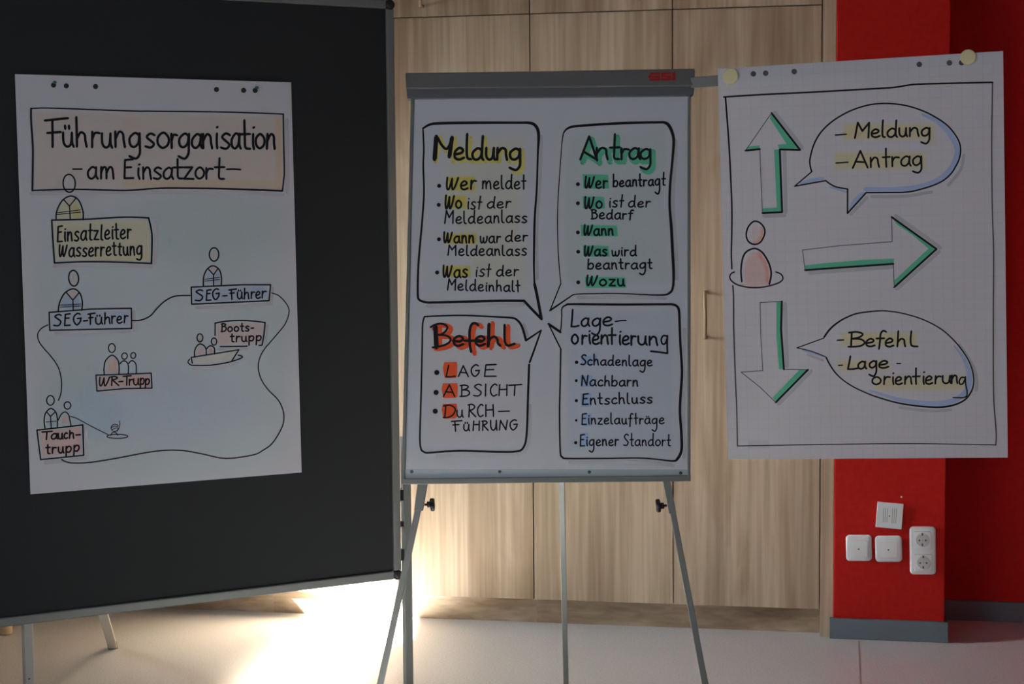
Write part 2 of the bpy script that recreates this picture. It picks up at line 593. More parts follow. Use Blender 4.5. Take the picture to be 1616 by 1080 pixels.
# ------------------------------------------------------------------ pinboard
B = Plane(627, 455, 4.5, 29.0)
PB = floor_at(320, 1150)
s_r = 0.0
root = thing('pinboard', 'large charcoal felt pinboard with grey metal frame at the left', 'pinboard', Vector((B.at(-.6, 0).x, B.at(-.6, 0).y, 0)))
s_out = B.st(620.5, 60)[0]
t_top = B.st(606, 0.5)[1]
t_bot = B.st(625, 913.5)[1]
WB = 1.21
RW = 0.022
b = MB(); b.box(B, s_out - WB + RW, s_out - RW, t_bot + RW, t_top - RW, -0.012, 0.0)
b.build('felt_panel', M['felt'], root)
for nm, q in (('frame_rail', (s_out - WB + RW, s_out - RW, t_top - RW, t_top)), ('frame_rail', (s_out - WB + RW, s_out - RW, t_bot, t_bot + RW)),
              ('frame_rail', (s_out - RW, s_out, t_bot + RW, t_top - RW)), ('frame_rail', (s_out - WB, s_out - WB + RW, t_bot + RW, t_top - RW))):
    b = MB(); b.box(B, *q, -0.020, 0.008)
    b.build(nm, M['alu'], root, bevel=0.003)
for s in (s_out - WB + RW / 2, s_out - RW / 2):
    for t in (t_bot + RW / 2, t_top - RW / 2):
        b = MB()
        b.lathe(B.at(s, t, -.022), B.n, ((0, RW * .55), (.028, RW * .62), (.033, RW * .5), (.035, RW * .2)), 24)
        b.build('corner_cap', M['black'], root)
# right post with clips
sp0, sp1 = B.st(638, 850, -.004)[0], B.st(650, 850, -.004)[0]
zb = -B.o.z
b = MB(); b.box(B, sp0, sp1, zb, B.st(640, 690)[1], -.024, -.004)
lg = b.build('leg', M['alu'], root, bevel=0.002)
for y0, y1 in ((774, 791), (824, 832), (868, 886)):
    ta, tb = B.st(636, y1)[1], B.st(636, y0)[1]
    b = MB(); b.box(B, s_out - .001, sp0 + .001, ta, tb, -.018, -.006)
    b.build('clip', M['black'], root)
# left post
e_l = -0.03
sl0, sl1 = B.st(39, 1030, e_l)[0], B.st(53, 1030, e_l)[0]
b = MB(); b.box(B, sl0, sl1, zb, t_bot + .5, e_l - .03, e_l)
lg2 = b.build('leg', M['alu_light'], root, bevel=0.0015)
b = MB(); h_ = B.hit(46, 1072, e_l); b.lathe(h_, B.n, ((0, .0022), (.001, .0018)), 12)
b.build('bolt', M['black'], lg2)
# rear slanted support
ft = floor_at(178, 1022.5)
tpv = B.hit(86, 700, -.03)
ax = (tpv - ft).normalized()
side = B.u
dep = ax.cross(side).normalized()


def bar(mb, a, b, side, wd, th, mi=0):
    ax = (b - a).normalized()
    dp = ax.cross(side).normalized()
    sd = dp.cross(ax).normalized()
    q = ((-1, -1), (1, -1), (1, 1), (-1, 1))
    mb.hexa([a + sd * (wd / 2 * i) + dp * (th / 2 * j) for i, j in q], [b + sd * (wd / 2 * i) + dp * (th / 2 * j) for i, j in q], mi)


b = MB(); bar(b, ft + ax * .008, tpv, side, .027, .022)
lg3 = b.build('leg', M['alu_light'], root, bevel=0.0015)
b = MB(); bar(b, ft + Vector((0, 0, .001)) - ax * 0, ft + ax * .012, side, .030, .025)
b.build('rubber_foot', M['black'], lg3)

# small pale furniture foot behind the pinboard's left end
q = floor_at(9, 1001)
root = thing('stool', 'pale wooden stool almost hidden behind the pinboard, only its round foot showing', 'stool', q)
b = MB(); b.lathe(q + Vector((0, 0, .0005)), Vector((0, 0, 1)), ((0, .020), (.004, .0225), (.05, .0225), (.34, .018)), 24)
b.build('leg', M['beech'], root)
for dx, dy in ((-.26, 0), (-.26, .24), (0, .24)):
    b = MB(); b.lathe(q + Vector((dx, dy, .0005)), Vector((0, 0, 1)), ((0, .020), (.004, .0225), (.05, .0225), (.34, .018)), 24)
    b.build('leg', M['beech'], root)
b = MB(); b.lathe(q + Vector((-.13, .12, .34)), Vector((0, 0, 1)), ((0, .19), (.005, .2), (.03, .2), (.035, .19)), 40)
b.build('seat', M['beech'], root)

# ------------------------------------------------------------------ flipchart easel
E = Plane(865, 455, 4.2, -3.5, 7.0)
mid_floor = floor_at(860, 1200)
root = thing('flipchart_easel', 'grey tripod flipchart easel with wide clamp bar in the middle of the room', 'easel', Vector((mid_floor.x, mid_floor.y, 0)))
b = MB(); b.prism(E, [(650, 150), (1088, 146), (1086, 754), (638, 757)], -.010, -.0025)
b.build('board', M['board'], root)
for q in ([(648.3, 150), (653.6, 150), (638.6, 757), (633.6, 757)],
          [(1085.3, 146), (1090, 146), (1089.6, 755), (1084.8, 755)],
          [(633.3, 755.8), (1090, 750.4), (1090, 760), (633.6, 765)]):
    b = MB(); b.prism(E, q, -.014, .004)
    b.build('frame_rail', M['alu'], root, bevel=0.0015)
b = MB(); b.prism(E, [(639.5, 115), (836, 112.4), (1096.3, 108), (1096.3, 135.3), (870, 138), (640.5, 140)], -.022, .020)
hd = b.build('clamp_bar', M['header'], root, bevel=0.003)
b = MB(); b.prism(E, [(641, 139), (870, 137), (1096, 134.5), (1095, 147), (1090, 151), (642.5, 156)], -.018, .012)
b.build('clamp_lip', M['header_lip'], hd, bevel=0.002)
# red lettering SSI with a pointed first letter
b = MB()


def lpx(x, y):
    X = 1022.5 + x * 43.5
    Y = 114.2 + y * 13.2 - (x - .5) * 0.9
    return X, Y


S1 = [[(.0, .5), (.09, .0), (.44, .0), (.44, .29), (.15, .29), (.13, .36), (.44, .36), (.44, 1.0), (.09, 1.0), (.05, .71), (.30, .71), (.30, .64), (.03, .64)]]
S2 = [[(.47, .0), (.84, .0), (.84, .29), (.61, .29), (.61, .36), (.84, .36), (.84, 1.0), (.47, 1.0), (.47, .71), (.70, .71), (.70, .64), (.47, .64)]]
S3 = [[(.87, 0), (1.0, 0), (1.0, 1.0), (.87, 1.0)]]
for poly in S1 + S2 + S3:
    b.prism(E, [lpx(*p) for p in poly], .0195, .0208)
lo = b.build('logo', M['logo'], hd)
lo['label'] = 'red lettering on the clamp bar'
# arm to the right
R = Plane(1133, 400, 4.2, -14.0)
b = MB(); b.prism(R, [(1090, 122), (1131.6, 118.6), (1574, 88), (1574, 104.5), (1131.6, 136), (1090, 138.6)], -.018, -.004)
b.build('side_arm', M['alu'], root, bevel=0.0015)


def to_floor(pl, p, q, e):
    a, b = pl.hit(*p, e), pl.hit(*q, e)
    return a + (b - a) * (a.z / (a.z - b.z))


def strip_leg(pts_top, pts_bot, e0, e1, m, stop=None):
    a = [E.hit(*p, e1) for p in pts_top]
    if stop is None:
        bt = [to_floor(E, t, q, e1) + Vector((0, 0, .001)) for t, q in zip(pts_top, pts_bot)]
    else:
        bt = [E.hit(*p, e1) for p in pts_bot]
    ring = [a[0], a[1], bt[1], bt[0]]
    mb = MB()
    th = Vector((E.n.x, E.n.y, 0)).normalized() * (e1 - e0)
    mb.hexa([p - th for p in ring], ring)
    return mb.build('leg', m, root, bevel=0.0012)


def star_knob(parent, base, tip_px, head_px, e):
    a, t_ = E.hit(*base, e), E.hit(*tip_px, e)
    ax = (t_ - a).normalized()
    L = (t_ - a).length
    b = MB()
    b.lathe(a, ax, ((0, .003), (L * .25, .003), (L * .27, .0075), (L * .62, .0075)), 20)
    # five-lobed grip
    k, n = len(b.v), 40
    o = ax.orthogonal().normalized(); o2 = ax.cross(o)
    rg = []
    for h, sc in ((L * .58, .8), (L * .66, 1.0), (L * .92, 1.0), (L, .8)):
        rg.append([a + ax * h + (o * math.cos(g) + o2 * math.sin(g)) * (.0155 * sc * (1 + .13 * math.cos(5 * g)))
                   for g in [2 * math.pi * i / n for i in range(n)]])
    b.rings(rg, smooth=True)
    return b.build('knob', M['black'], parent)


for top, bot, st, sb, kn in (
        (((655.5, 800), (665.3, 800)), ((594.8, 1080), (605.2, 1080)), ((660.5, 752), (676, 752)), ((653.3, 806), (666.5, 807)), ((670, 797), (685.5, 796))),
        (((1055.5, 800), (1065, 800)), ((1107.5, 1080), (1118, 1080)), ((1044.5, 752), (1057, 752)), ((1055.6, 811), (1067, 811)), ((1052.5, 798), (1035, 799.5)))):
    l = strip_leg(top, bot, -.030, -.014, M['alu'])
    mb = MB()
    ring = [E.hit(*st[0], -.0115), E.hit(*st[1], -.0115), E.hit(*sb[1], -.0115), E.hit(*sb[0], -.0115)]
    mb.hexa([p - E.n * .021 for p in ring], ring)
    mb.build('sleeve', M['alu'], l, bevel=0.0012)
    star_knob(l, kn[0], kn[1], None, -.022)
# rear leg
ta = E.hit(885, 700, -.06)
fb_ = floor_at(893.6, 1097)
b = MB(); bar(b, fb_ + Vector((0, 0, .004)), ta, E.u, .0142, .014)
b.build('leg', M['alu'], root, bevel=0.0012)
for x, y in ((649.8, 744.6), (788.6, 744.8), (930, 745.2), (1074.3, 746.8)):
    b = MB(); b.lathe(E.hit(x, y, -.0027), E.n, ((0, .0040), (.0012, .0040), (.002, .0022)), 14)
    b.build('screw', M['slot'], root)

# ------------------------------------------------------------------ handwriting
def G(w, *st):
    return w, st


GL = {
 'a': G(.72, [(.60, .86), (.36, 1.0), (.06, .62), (.08, .16), (.32, .0), (.56, .28), (.62, .86)], [(.63, .98), (.62, .3), (.74, .0)]),
 'b': G(.66, [(.06, 2), (.05, 1), (.04, .02)], [(.05, .5), (.26, .96), (.54, .88), (.62, .45), (.42, .02), (.06, .1)]),
 'c': G(.56, [(.54, .86), (.32, 1), (.05, .6), (.10, .12), (.36, .0), (.56, .14)]),
 'd': G(.74, [(.60, .84), (.36, 1.0), (.06, .62), (.08, .16), (.32, .0), (.56, .28), (.62, .8)], [(.66, 2), (.63, .9), (.64, .2), (.74, .0)]),
 'e': G(.64, [(.07, .44), (.44, .56), (.54, .82), (.32, 1.0), (.07, .66), (.08, .16), (.34, .0), (.62, .16)]),
 'f': G(.56, [(.58, 1.86), (.40, 2.0), (.26, 1.6), (.24, .8), (.20, -.35)], [(.02, .98), (.48, 1.02)]),
 'g': G(.70, [(.58, .86), (.36, 1.0), (.06, .66), (.08, .20), (.30, .05), (.54, .32), (.60, .86)], [(.62, .98), (.62, .2), (.60, -.55), (.38, -1.0), (.02, -.78)]),
 'h': G(.64, [(.06, 2), (.06, 1), (.05, 0)], [(.05, .5), (.26, .96), (.48, .84), (.52, .4), (.58, .0)]),
 'i': G(.18, [(.08, 1), (.08, .4), (.14, .0)], [(.09, 1.42), (.12, 1.46)]),
 'l': G(.30, [(.08, 2), (.06, .8), (.10, .1), (.28, .0)]),
 'm': G(1.02, [(.05, 1), (.05, 0)], [(.05, .5), (.22, .98), (.40, .86), (.44, .02)], [(.44, .5), (.64, .98), (.84, .86), (.94, .0)]),
 'n': G(.62, [(.05, 1), (.05, 0)], [(.05, .5), (.26, .98), (.46, .86), (.50, .4), (.56, .0)]),
 'o': G(.68, [(.36, 1), (.08, .72), (.06, .28), (.30, .0), (.58, .22), (.62, .66), (.36, 1)]),
 'p': G(.66, [(.06, 1), (.06, 0), (.05, -.9)], [(.05, .5), (.26, .96), (.54, .88), (.60, .45), (.40, .04), (.06, .14)]),
 'r': G(.46, [(.05, 1), (.05, 0)], [(.05, .5), (.20, .92), (.46, .92)]),
 's': G(.56, [(.54, .90), (.30, 1), (.10, .76), (.30, .52), (.52, .26), (.34, .0), (.04, .08)]),
 't': G(.46, [(.20, 2), (.20, .8), (.22, .1), (.44, .02)], [(.0, 1.02), (.44, 1.05)]),
 'T2': G(.46, [(.20, 2), (.20, .8), (.22, .0)], [(.0, 1.02), (.44, 1.05)]),
 'u': G(.64, [(.05, 1), (.07, .3), (.26, .0), (.48, .2), (.54, 1)], [(.54, 1), (.55, .3), (.64, .0)]),
 'ü': G(.64, [(.05, 1), (.07, .3), (.26, .0), (.48, .2), (.54, 1)], [(.54, 1), (.55, .3), (.64, .0)], [(.16, 1.5), (.18, 1.28)], [(.38, 1.5), (.40, 1.28)]),
 'ä': G(.72, [(.60, .86), (.36, 1.0), (.06, .62), (.08, .16), (.32, .0), (.56, .28), (.62, .86)], [(.63, .98), (.62, .3), (.74, .0)], [(.24, 1.36), (.26, 1.3)], [(.48, 1.36), (.5, 1.3)]),
 'w': G(.86, [(.04, 1), (.10, .2), (.24, .0), (.40, .3), (.42, .8)], [(.42, .8), (.46, .15), (.62, .0), (.80, .35), (.84, 1)]),
 'z': G(.60, 'L', [(.04, 1), (.54, 1), (.06, .02), (.60, .0)]),
 'A': G(.86, 'L', [(.46, 2), (.04, 0)], [(.46, 2), (.84, 0)], [(.18, .72), (.70, .62)]),
 'A2': G(.92, 'L', [(.50, 2), (.04, 0)], [(.50, 2), (.90, -.1)], [(.22, .75), (.90, -.05)]),
 'B': G(.74, [(.02, 1.9), (.36, 2.0), (.62, 1.7), (.46, 1.25), (.14, 1.05)], [(.14, 1.05), (.54, 1.0), (.72, .55), (.52, .1), (.02, .02)], [(.14, 1.9), (.14, 0)]),
 'C': G(.64, [(.62, 1.8), (.40, 2), (.08, 1.3), (.08, .5), (.32, .0), (.64, .2)]),
 'D': G(.78, [(.02, 1.9), (.45, 2), (.76, 1.3), (.64, .4), (.30, .0), (.02, .02)], [(.16, 1.92), (.12, 0)]),
 'E': G(.62, 'L', [(.60, 2), (.10, 1.9), (.04, 0), (.60, .02)], [(.08, 1.02), (.48, 1.06)]),
 'F': G(.62, 'L', [(.02, 1.86), (.64, 2.05)], [(.22, 1.92), (.26, 0)], [(.10, .98), (.46, 1.06)]),
 'G': G(.74, [(.66, 1.8), (.42, 2), (.08, 1.3), (.08, .5), (.36, .0), (.68, .5), (.70, .9)], [(.40, .9), (.76, .95)]),
 'H': G(.72, 'L', [(.06, 2), (.04, 0)], [(.64, 2), (.66, 0)], [(.06, 1.0), (.66, 1.04)]),
 'I': G(.16, [(.10, 2), (.08, 1), (.06, 0)]),
 'L': G(.62, [(.18, 2), (.12, 1), (.04, .02)], [(.04, .02), (.34, .0), (.62, .1)]),
 'M': G(.98, 'L', [(.18, 2), (.02, 0)], [(.18, 2), (.48, .85), (.90, 1.95)], [(.90, 1.95), (.88, 0)]),
 'N': G(.78, 'L', [(.10, 2), (.04, 0)], [(.10, 2), (.62, .05)], [(.62, .05), (.72, 2)]),
 'R': G(.70, [(.02, 1.9), (.36, 2.0), (.60, 1.6), (.44, 1.1), (.14, .95)], [(.16, .98), (.42, .5), (.72, 0)], [(.14, 1.9), (.12, 0)]),
 'S': G(.66, [(.62, 1.8), (.38, 2), (.10, 1.6), (.30, 1.1), (.60, .6), (.42, .05), (.02, .1)]),
 'T': G(.78, 'L', [(.02, 1.86), (.78, 2)], [(.38, 1.92), (.36, 0)]),
 'U': G(.68, [(.06, 2), (.08, .5), (.30, .0), (.56, .4), (.64, 2)], [(.64, 2), (.66, .5), (.70, .0)]),
 'W': G(1.02, [(.10, 2), (.06, .6), (.14, .02), (.30, .25), (.50, 1.7)], [(.50, 1.7), (.50, .4), (.60, .0), (.82, .6), (1.0, 1.9)]),
 '-': G(.44, [(.04, .55), (.40, .58)]),
 ' ': G(.42,),
}
GL['Ü'] = (GL['u'][0], GL['ü'][1])


def catmull(pts, k=5):
    if len(pts) < 3:
        return list(pts)
    out = []
    P_ = [pts[0]] + list(pts) + [pts[-1]]
    if pts[0] == pts[-1]:
        P_[0], P_[-1] = pts[-2], pts[1]
    for i in range(1, len(P_) - 2):
        a, b, c, d = P_[i - 1:i + 3]
        for j in range(k):
            t = j / k
            out.append(tuple(.5 * (2 * b[q] + (c[q] - a[q]) * t + (2 * a[q] - 5 * b[q] + 4 * c[q] - d[q]) * t * t
                                   + (-a[q] + 3 * b[q] - 3 * c[q] + d[q]) * t ** 3) for q in range(len(b))))
    out.append(tuple(pts[-1]))
    return out


class Ink:
    """marks drawn on one sheet; traced in image coordinates and laid on the sheet's own plane"""
    def __init__(self, pl):
        self.pl, self.mb, self.mats, self.n = pl, MB(), [], 0

    def mi(self, m):
        m = M[m] if isinstance(m, str) else m
        if m not in self.mats:
            self.mats.append(m)
        return self.mats.index(m)

    def poly(self, pts, m, h=.0003):
        self.n += 1
        k = len(self.mb.v)
        self.mb.v += [self.pl.hit(x, y, h + 2e-6 * self.n) for x, y in pts]
        self.mb.face(list(range(k, k + len(pts)))[::-1], self.mi(m))

    def line(self, pts, w, m='ink', smooth=True, h=.0006, k=5, w1=None):
        """pts (x, y) or (x, y, width)"""
        self.n += 1
        h += 2e-6 * (self.n % 60)
        w1 = w if w1 is None else w1
        L = len(pts)
        p3 = [(p[0], p[1], p[2] if len(p) > 2 else w + (w1 - w) * i / max(L - 1, 1)) for i, p in enumerate(pts)]
        q = catmull(p3, k) if smooth else p3
        r = [q[0]]
        for p in q[1:]:
            if math.hypot(p[0] - r[-1][0], p[1] - r[-1][1]) > .12:
                r.append(p)
        mi = self.mi(m)
        if len(r) < 2:
            return self.dot(r[0][0], r[0][1], r[0][2] / 2, m)
        lft, rgt = [], []
        for i, (x, y, ww) in enumerate(r):
            a, b = r[max(i - 1, 0)], r[min(i + 1, len(r) - 1)]
            dx, dy = b[0] - a[0], b[1] - a[1]
            l_ = math.hypot(dx, dy) or 1
            nx, ny = -dy / l_ * ww / 2, dx / l_ * ww / 2
            # keep width at sharp corners
            lft.append((x + nx, y + ny)); rgt.append((x - nx, y - ny))
        caps = []
        for (x, y, ww), (x2, y2, _) in ((r[0], r[1]), (r[-1], r[-2])):
            g0 = math.atan2(y - y2, x - x2)
            caps.append([(x + ww / 2 * math.cos(g0 + t), y + ww / 2 * math.sin(g0 + t)) for t in (-1.05, -.52, 0, .52, 1.05)])
        v, f = self.mb.v, self.mb
        k0 = len(v)
        for a, b in zip(lft, rgt):
            v.append(self.pl.hit(*a, h)); v.append(self.pl.hit(*b, h))
        for i in range(len(r) - 1):
            f.face([k0 + 2 * i, k0 + 2 * i + 2, k0 + 2 * i + 3, k0 + 2 * i + 1], mi)
        c0 = len(v)
        v += [self.pl.hit(*p, h) for p in caps[0]]
        f.face([k0] + [k0 + 1] + [c0 + i for i in range(5)], mi) if False else f.face([k0 + 1] + [c0 + i for i in (0, 1, 2, 3, 4)][::1] + [k0], mi)
        c1 = len(v)
        e = k0 + 2 * (len(r) - 1)
        v += [self.pl.hit(*p, h) for p in caps[1]]
        f.face([e] + [c1 + i for i in range(5)] + [e + 1], mi)

    def corners(self, pts, w, m='ink', **kw):
        """straight strokes between corners, each its own stroke so the corners stay sharp"""
        for a, b in zip(pts[:-1], pts[1:]):
            self.line([a, b], w, m, smooth=False, **kw)

    def dot(self, x, y, r, m='ink', h=.0006):
        self.n += 1
        k, n = len(self.mb.v), 14
        self.mb.v += [self.pl.hit(x + r * math.cos(2 * math.pi * i / n), y + r * math.sin(2 * math.pi * i / n), h + 2e-6 * (self.n % 60)) for i in range(n)]
        self.mb.face(list(range(k, k + n))[::-1], self.mi(m))

    def oval(self, x, y, rx, ry, w, tilt=0.0, m='ink', n=16):
        c, s = math.cos(math.radians(tilt)), math.sin(math.radians(tilt))
        pts = []
        for i in range(n + 1):
            g = 2 * math.pi * i / n - 1.9
            a, b = rx * math.cos(g), ry * math.sin(g)
            pts.append((x + a * c - b * s, y + a * s + b * c))
        self.line(pts, w, m, k=3)

    def word(self, text, x0, x1, yb0, yb1, xh, asc, w, desc=None, slant=0.0, letters=None, m='ink', off=(0, 0), h=.0006, alt=''):
        """text between x0 and x1 on a baseline yb0..yb1; xh, asc, desc in pixels; letters: optional (left, right) per glyph"""
        desc = xh * .9 if desc is None else desc
        chars = [c + '2' if (c + '2') in GL and c in alt else ('T2' if c == 't' and 't' in alt else c) for c in text]
        gap = .20
        tot = sum(GL[c][0] + gap for c in chars) - gap
        sc = (x1 - x0) / tot
        x = x0
        w *= 1.13
        rj = np.random.RandomState(len(text) * 131 + int(x0 * 7) % 9973)
        for i, c in enumerate(chars):
            gw, st = GL[c]
            if letters:
                l, r = letters[i]
                k_ = (r - l) / gw
            else:
                l, k_ = x, sc
            x += (gw + gap) * sc
            smooth = True
            jy, jh, js = rj.uniform(-.035, .035) * xh, rj.uniform(.95, 1.06), slant + rj.uniform(-.03, .05)
            for s in st:
                if s == 'L':
                    smooth = False
                    continue
                pts = []
                for gx, gy in s:
                    px = l + gx * k_
                    yb = yb0 + (yb1 - yb0) * (px - x0) / (x1 - x0)
                    dy = gy * xh if 0 <= gy <= 1 else (xh + (gy - 1) * (asc - xh) if gy > 1 else gy * desc)
                    pts.append((px + js * dy + off[0], yb - dy * jh + jy + off[1]))
                if smooth:
                    self.line(pts, w, m, h=h, k=4)
                else:
                    self.corners(pts, w, m, h=h)

    def build(self, name, parent, label=None):
        o = self.mb.build(name, self.mats, parent)
        if label:
            o['label'] = label
        return o


PAPER = np.array((0.785, 0.80, 0.85))


def sheet(name, label, pl, quad, nx, ny, mname, grid, washes, holes=(), curl=None, base=None):
    """paper sheet: grid mesh with the chalk tints in a colour attribute"""
    (x0, y0), (x1, y1), (x2, y2), (x3, y3) = quad
    U, V = np.meshgrid(np.linspace(0, 1, nx + 1), np.linspace(0, 1, ny + 1))
    X = (1 - V) * ((1 - U) * x0 + U * x1) + V * ((1 - U) * x3 + U * x2)
    Y = (1 - V) * ((1 - U) * y0 + U * y1) + V * ((1 - U) * y3 + U * y2)
    col = np.ones(X.shape + (3,)) * (PAPER if base is None else np.array(base))
    rng = np.random.RandomState(7)
    grain = 1 + .10 * rng.randn(*X.shape)
    for kind, shp, c, a, fe in washes:
        if kind == 'rect':
            ax, ay, bx, by = shp
            d = np.minimum(np.minimum(X - ax, bx - X), np.minimum(Y - ay, by - Y))
        elif kind == 'oval':
            cx, cy, rx, ry = shp
            q = np.hypot((X - cx) / rx, (Y - cy) / ry)
            d = (1 - q) * min(rx, ry)
        elif kind == 'line':
            d = np.full(X.shape, 1e9)
            for (ax, ay), (bx, by) in zip(shp[1][:-1], shp[1][1:]):
                L = (bx - ax) ** 2 + (by - ay) ** 2
                t = np.clip(((X - ax) * (bx - ax) + (Y - ay) * (by - ay)) / L, 0, 1)
                d = np.minimum(d, np.hypot(X - ax - t * (bx - ax), Y - ay - t * (by - ay)))
            d = shp[0] - d
        else:
            n = len(shp)
            ins = np.zeros(X.shape, bool)
            d = np.full(X.shape, 1e9)
            for i in range(n):
                (ax, ay), (bx, by) = shp[i], shp[(i + 1) % n]
                L = (bx - ax) ** 2 + (by - ay) ** 2 + 1e-9
                t = np.clip(((X - ax) * (bx - ax) + (Y - ay) * (by - ay)) / L, 0, 1)
                d = np.minimum(d, np.hypot(X - ax - t * (bx - ax), Y - ay - t * (by - ay)))
                cr = ((ay > Y) != (by > Y)) & (X < (bx - ax) * (Y - ay) / (by - ay + 1e-9) + ax)
                ins ^= cr
            d = np.where(ins, d, -d)
        al = np.clip(d / fe, 0, 1) if fe > 0 else (d > 0).astype(float)
        al = np.clip(al * al * (3 - 2 * al) * a * grain, 0, 1)[..., None]
        col = col * (1 - al) + np.array(c) * al
    o0 = pl.hit((x0 + x1 + x2 + x3) / 4, (y0 + y1 + y2 + y3) / 4)
    verts = []
    for j in range(ny + 1):
        for i in range(nx + 1):
            p = pl.hit(X[j, i], Y[j, i])
            if curl:
                p = p + pl.n * curl(U[j, i], V[j, i])
            verts.append(tuple(p - o0))
    faces = []
    hl = [(hx, hy) for hx, hy in holes]
    for j in range(ny):
        for i in range(nx):
            k = j * (nx + 1) + i
            faces.append((k, k + nx + 1, k + nx + 2, k + 1))
    me = bpy.data.meshes.new(name)
    me.from_pydata(verts, [], faces)
    at = me.color_attributes.new('pigment', 'FLOAT_COLOR', 'POINT')
    at.data.foreach_set('color', np.concatenate([col.reshape(-1, 3), np.ones((col.size // 3, 1))], 1).astype(np.float32).ravel())
    uv = me.uv_layers.new(name='UVMap')
    li = np.zeros(len(me.loops), dtype=np.int32)
    me.loops.foreach_get('vertex_index', li)
    UVs = np.stack([U.ravel()[li], V.ravel()[li]], 1)
    uv.data.foreach_set('uv', UVs.astype(np.float32).ravel())
    me.materials.append(paper_mat(mname, grid))
    me.polygons.foreach_set('use_smooth', [True] * len(me.polygons))
    o = bpy.data.objects.new(name, me)
    C.objects.link(o)
    o.location = o0
    return tag(o, label, 'flipchart sheet')

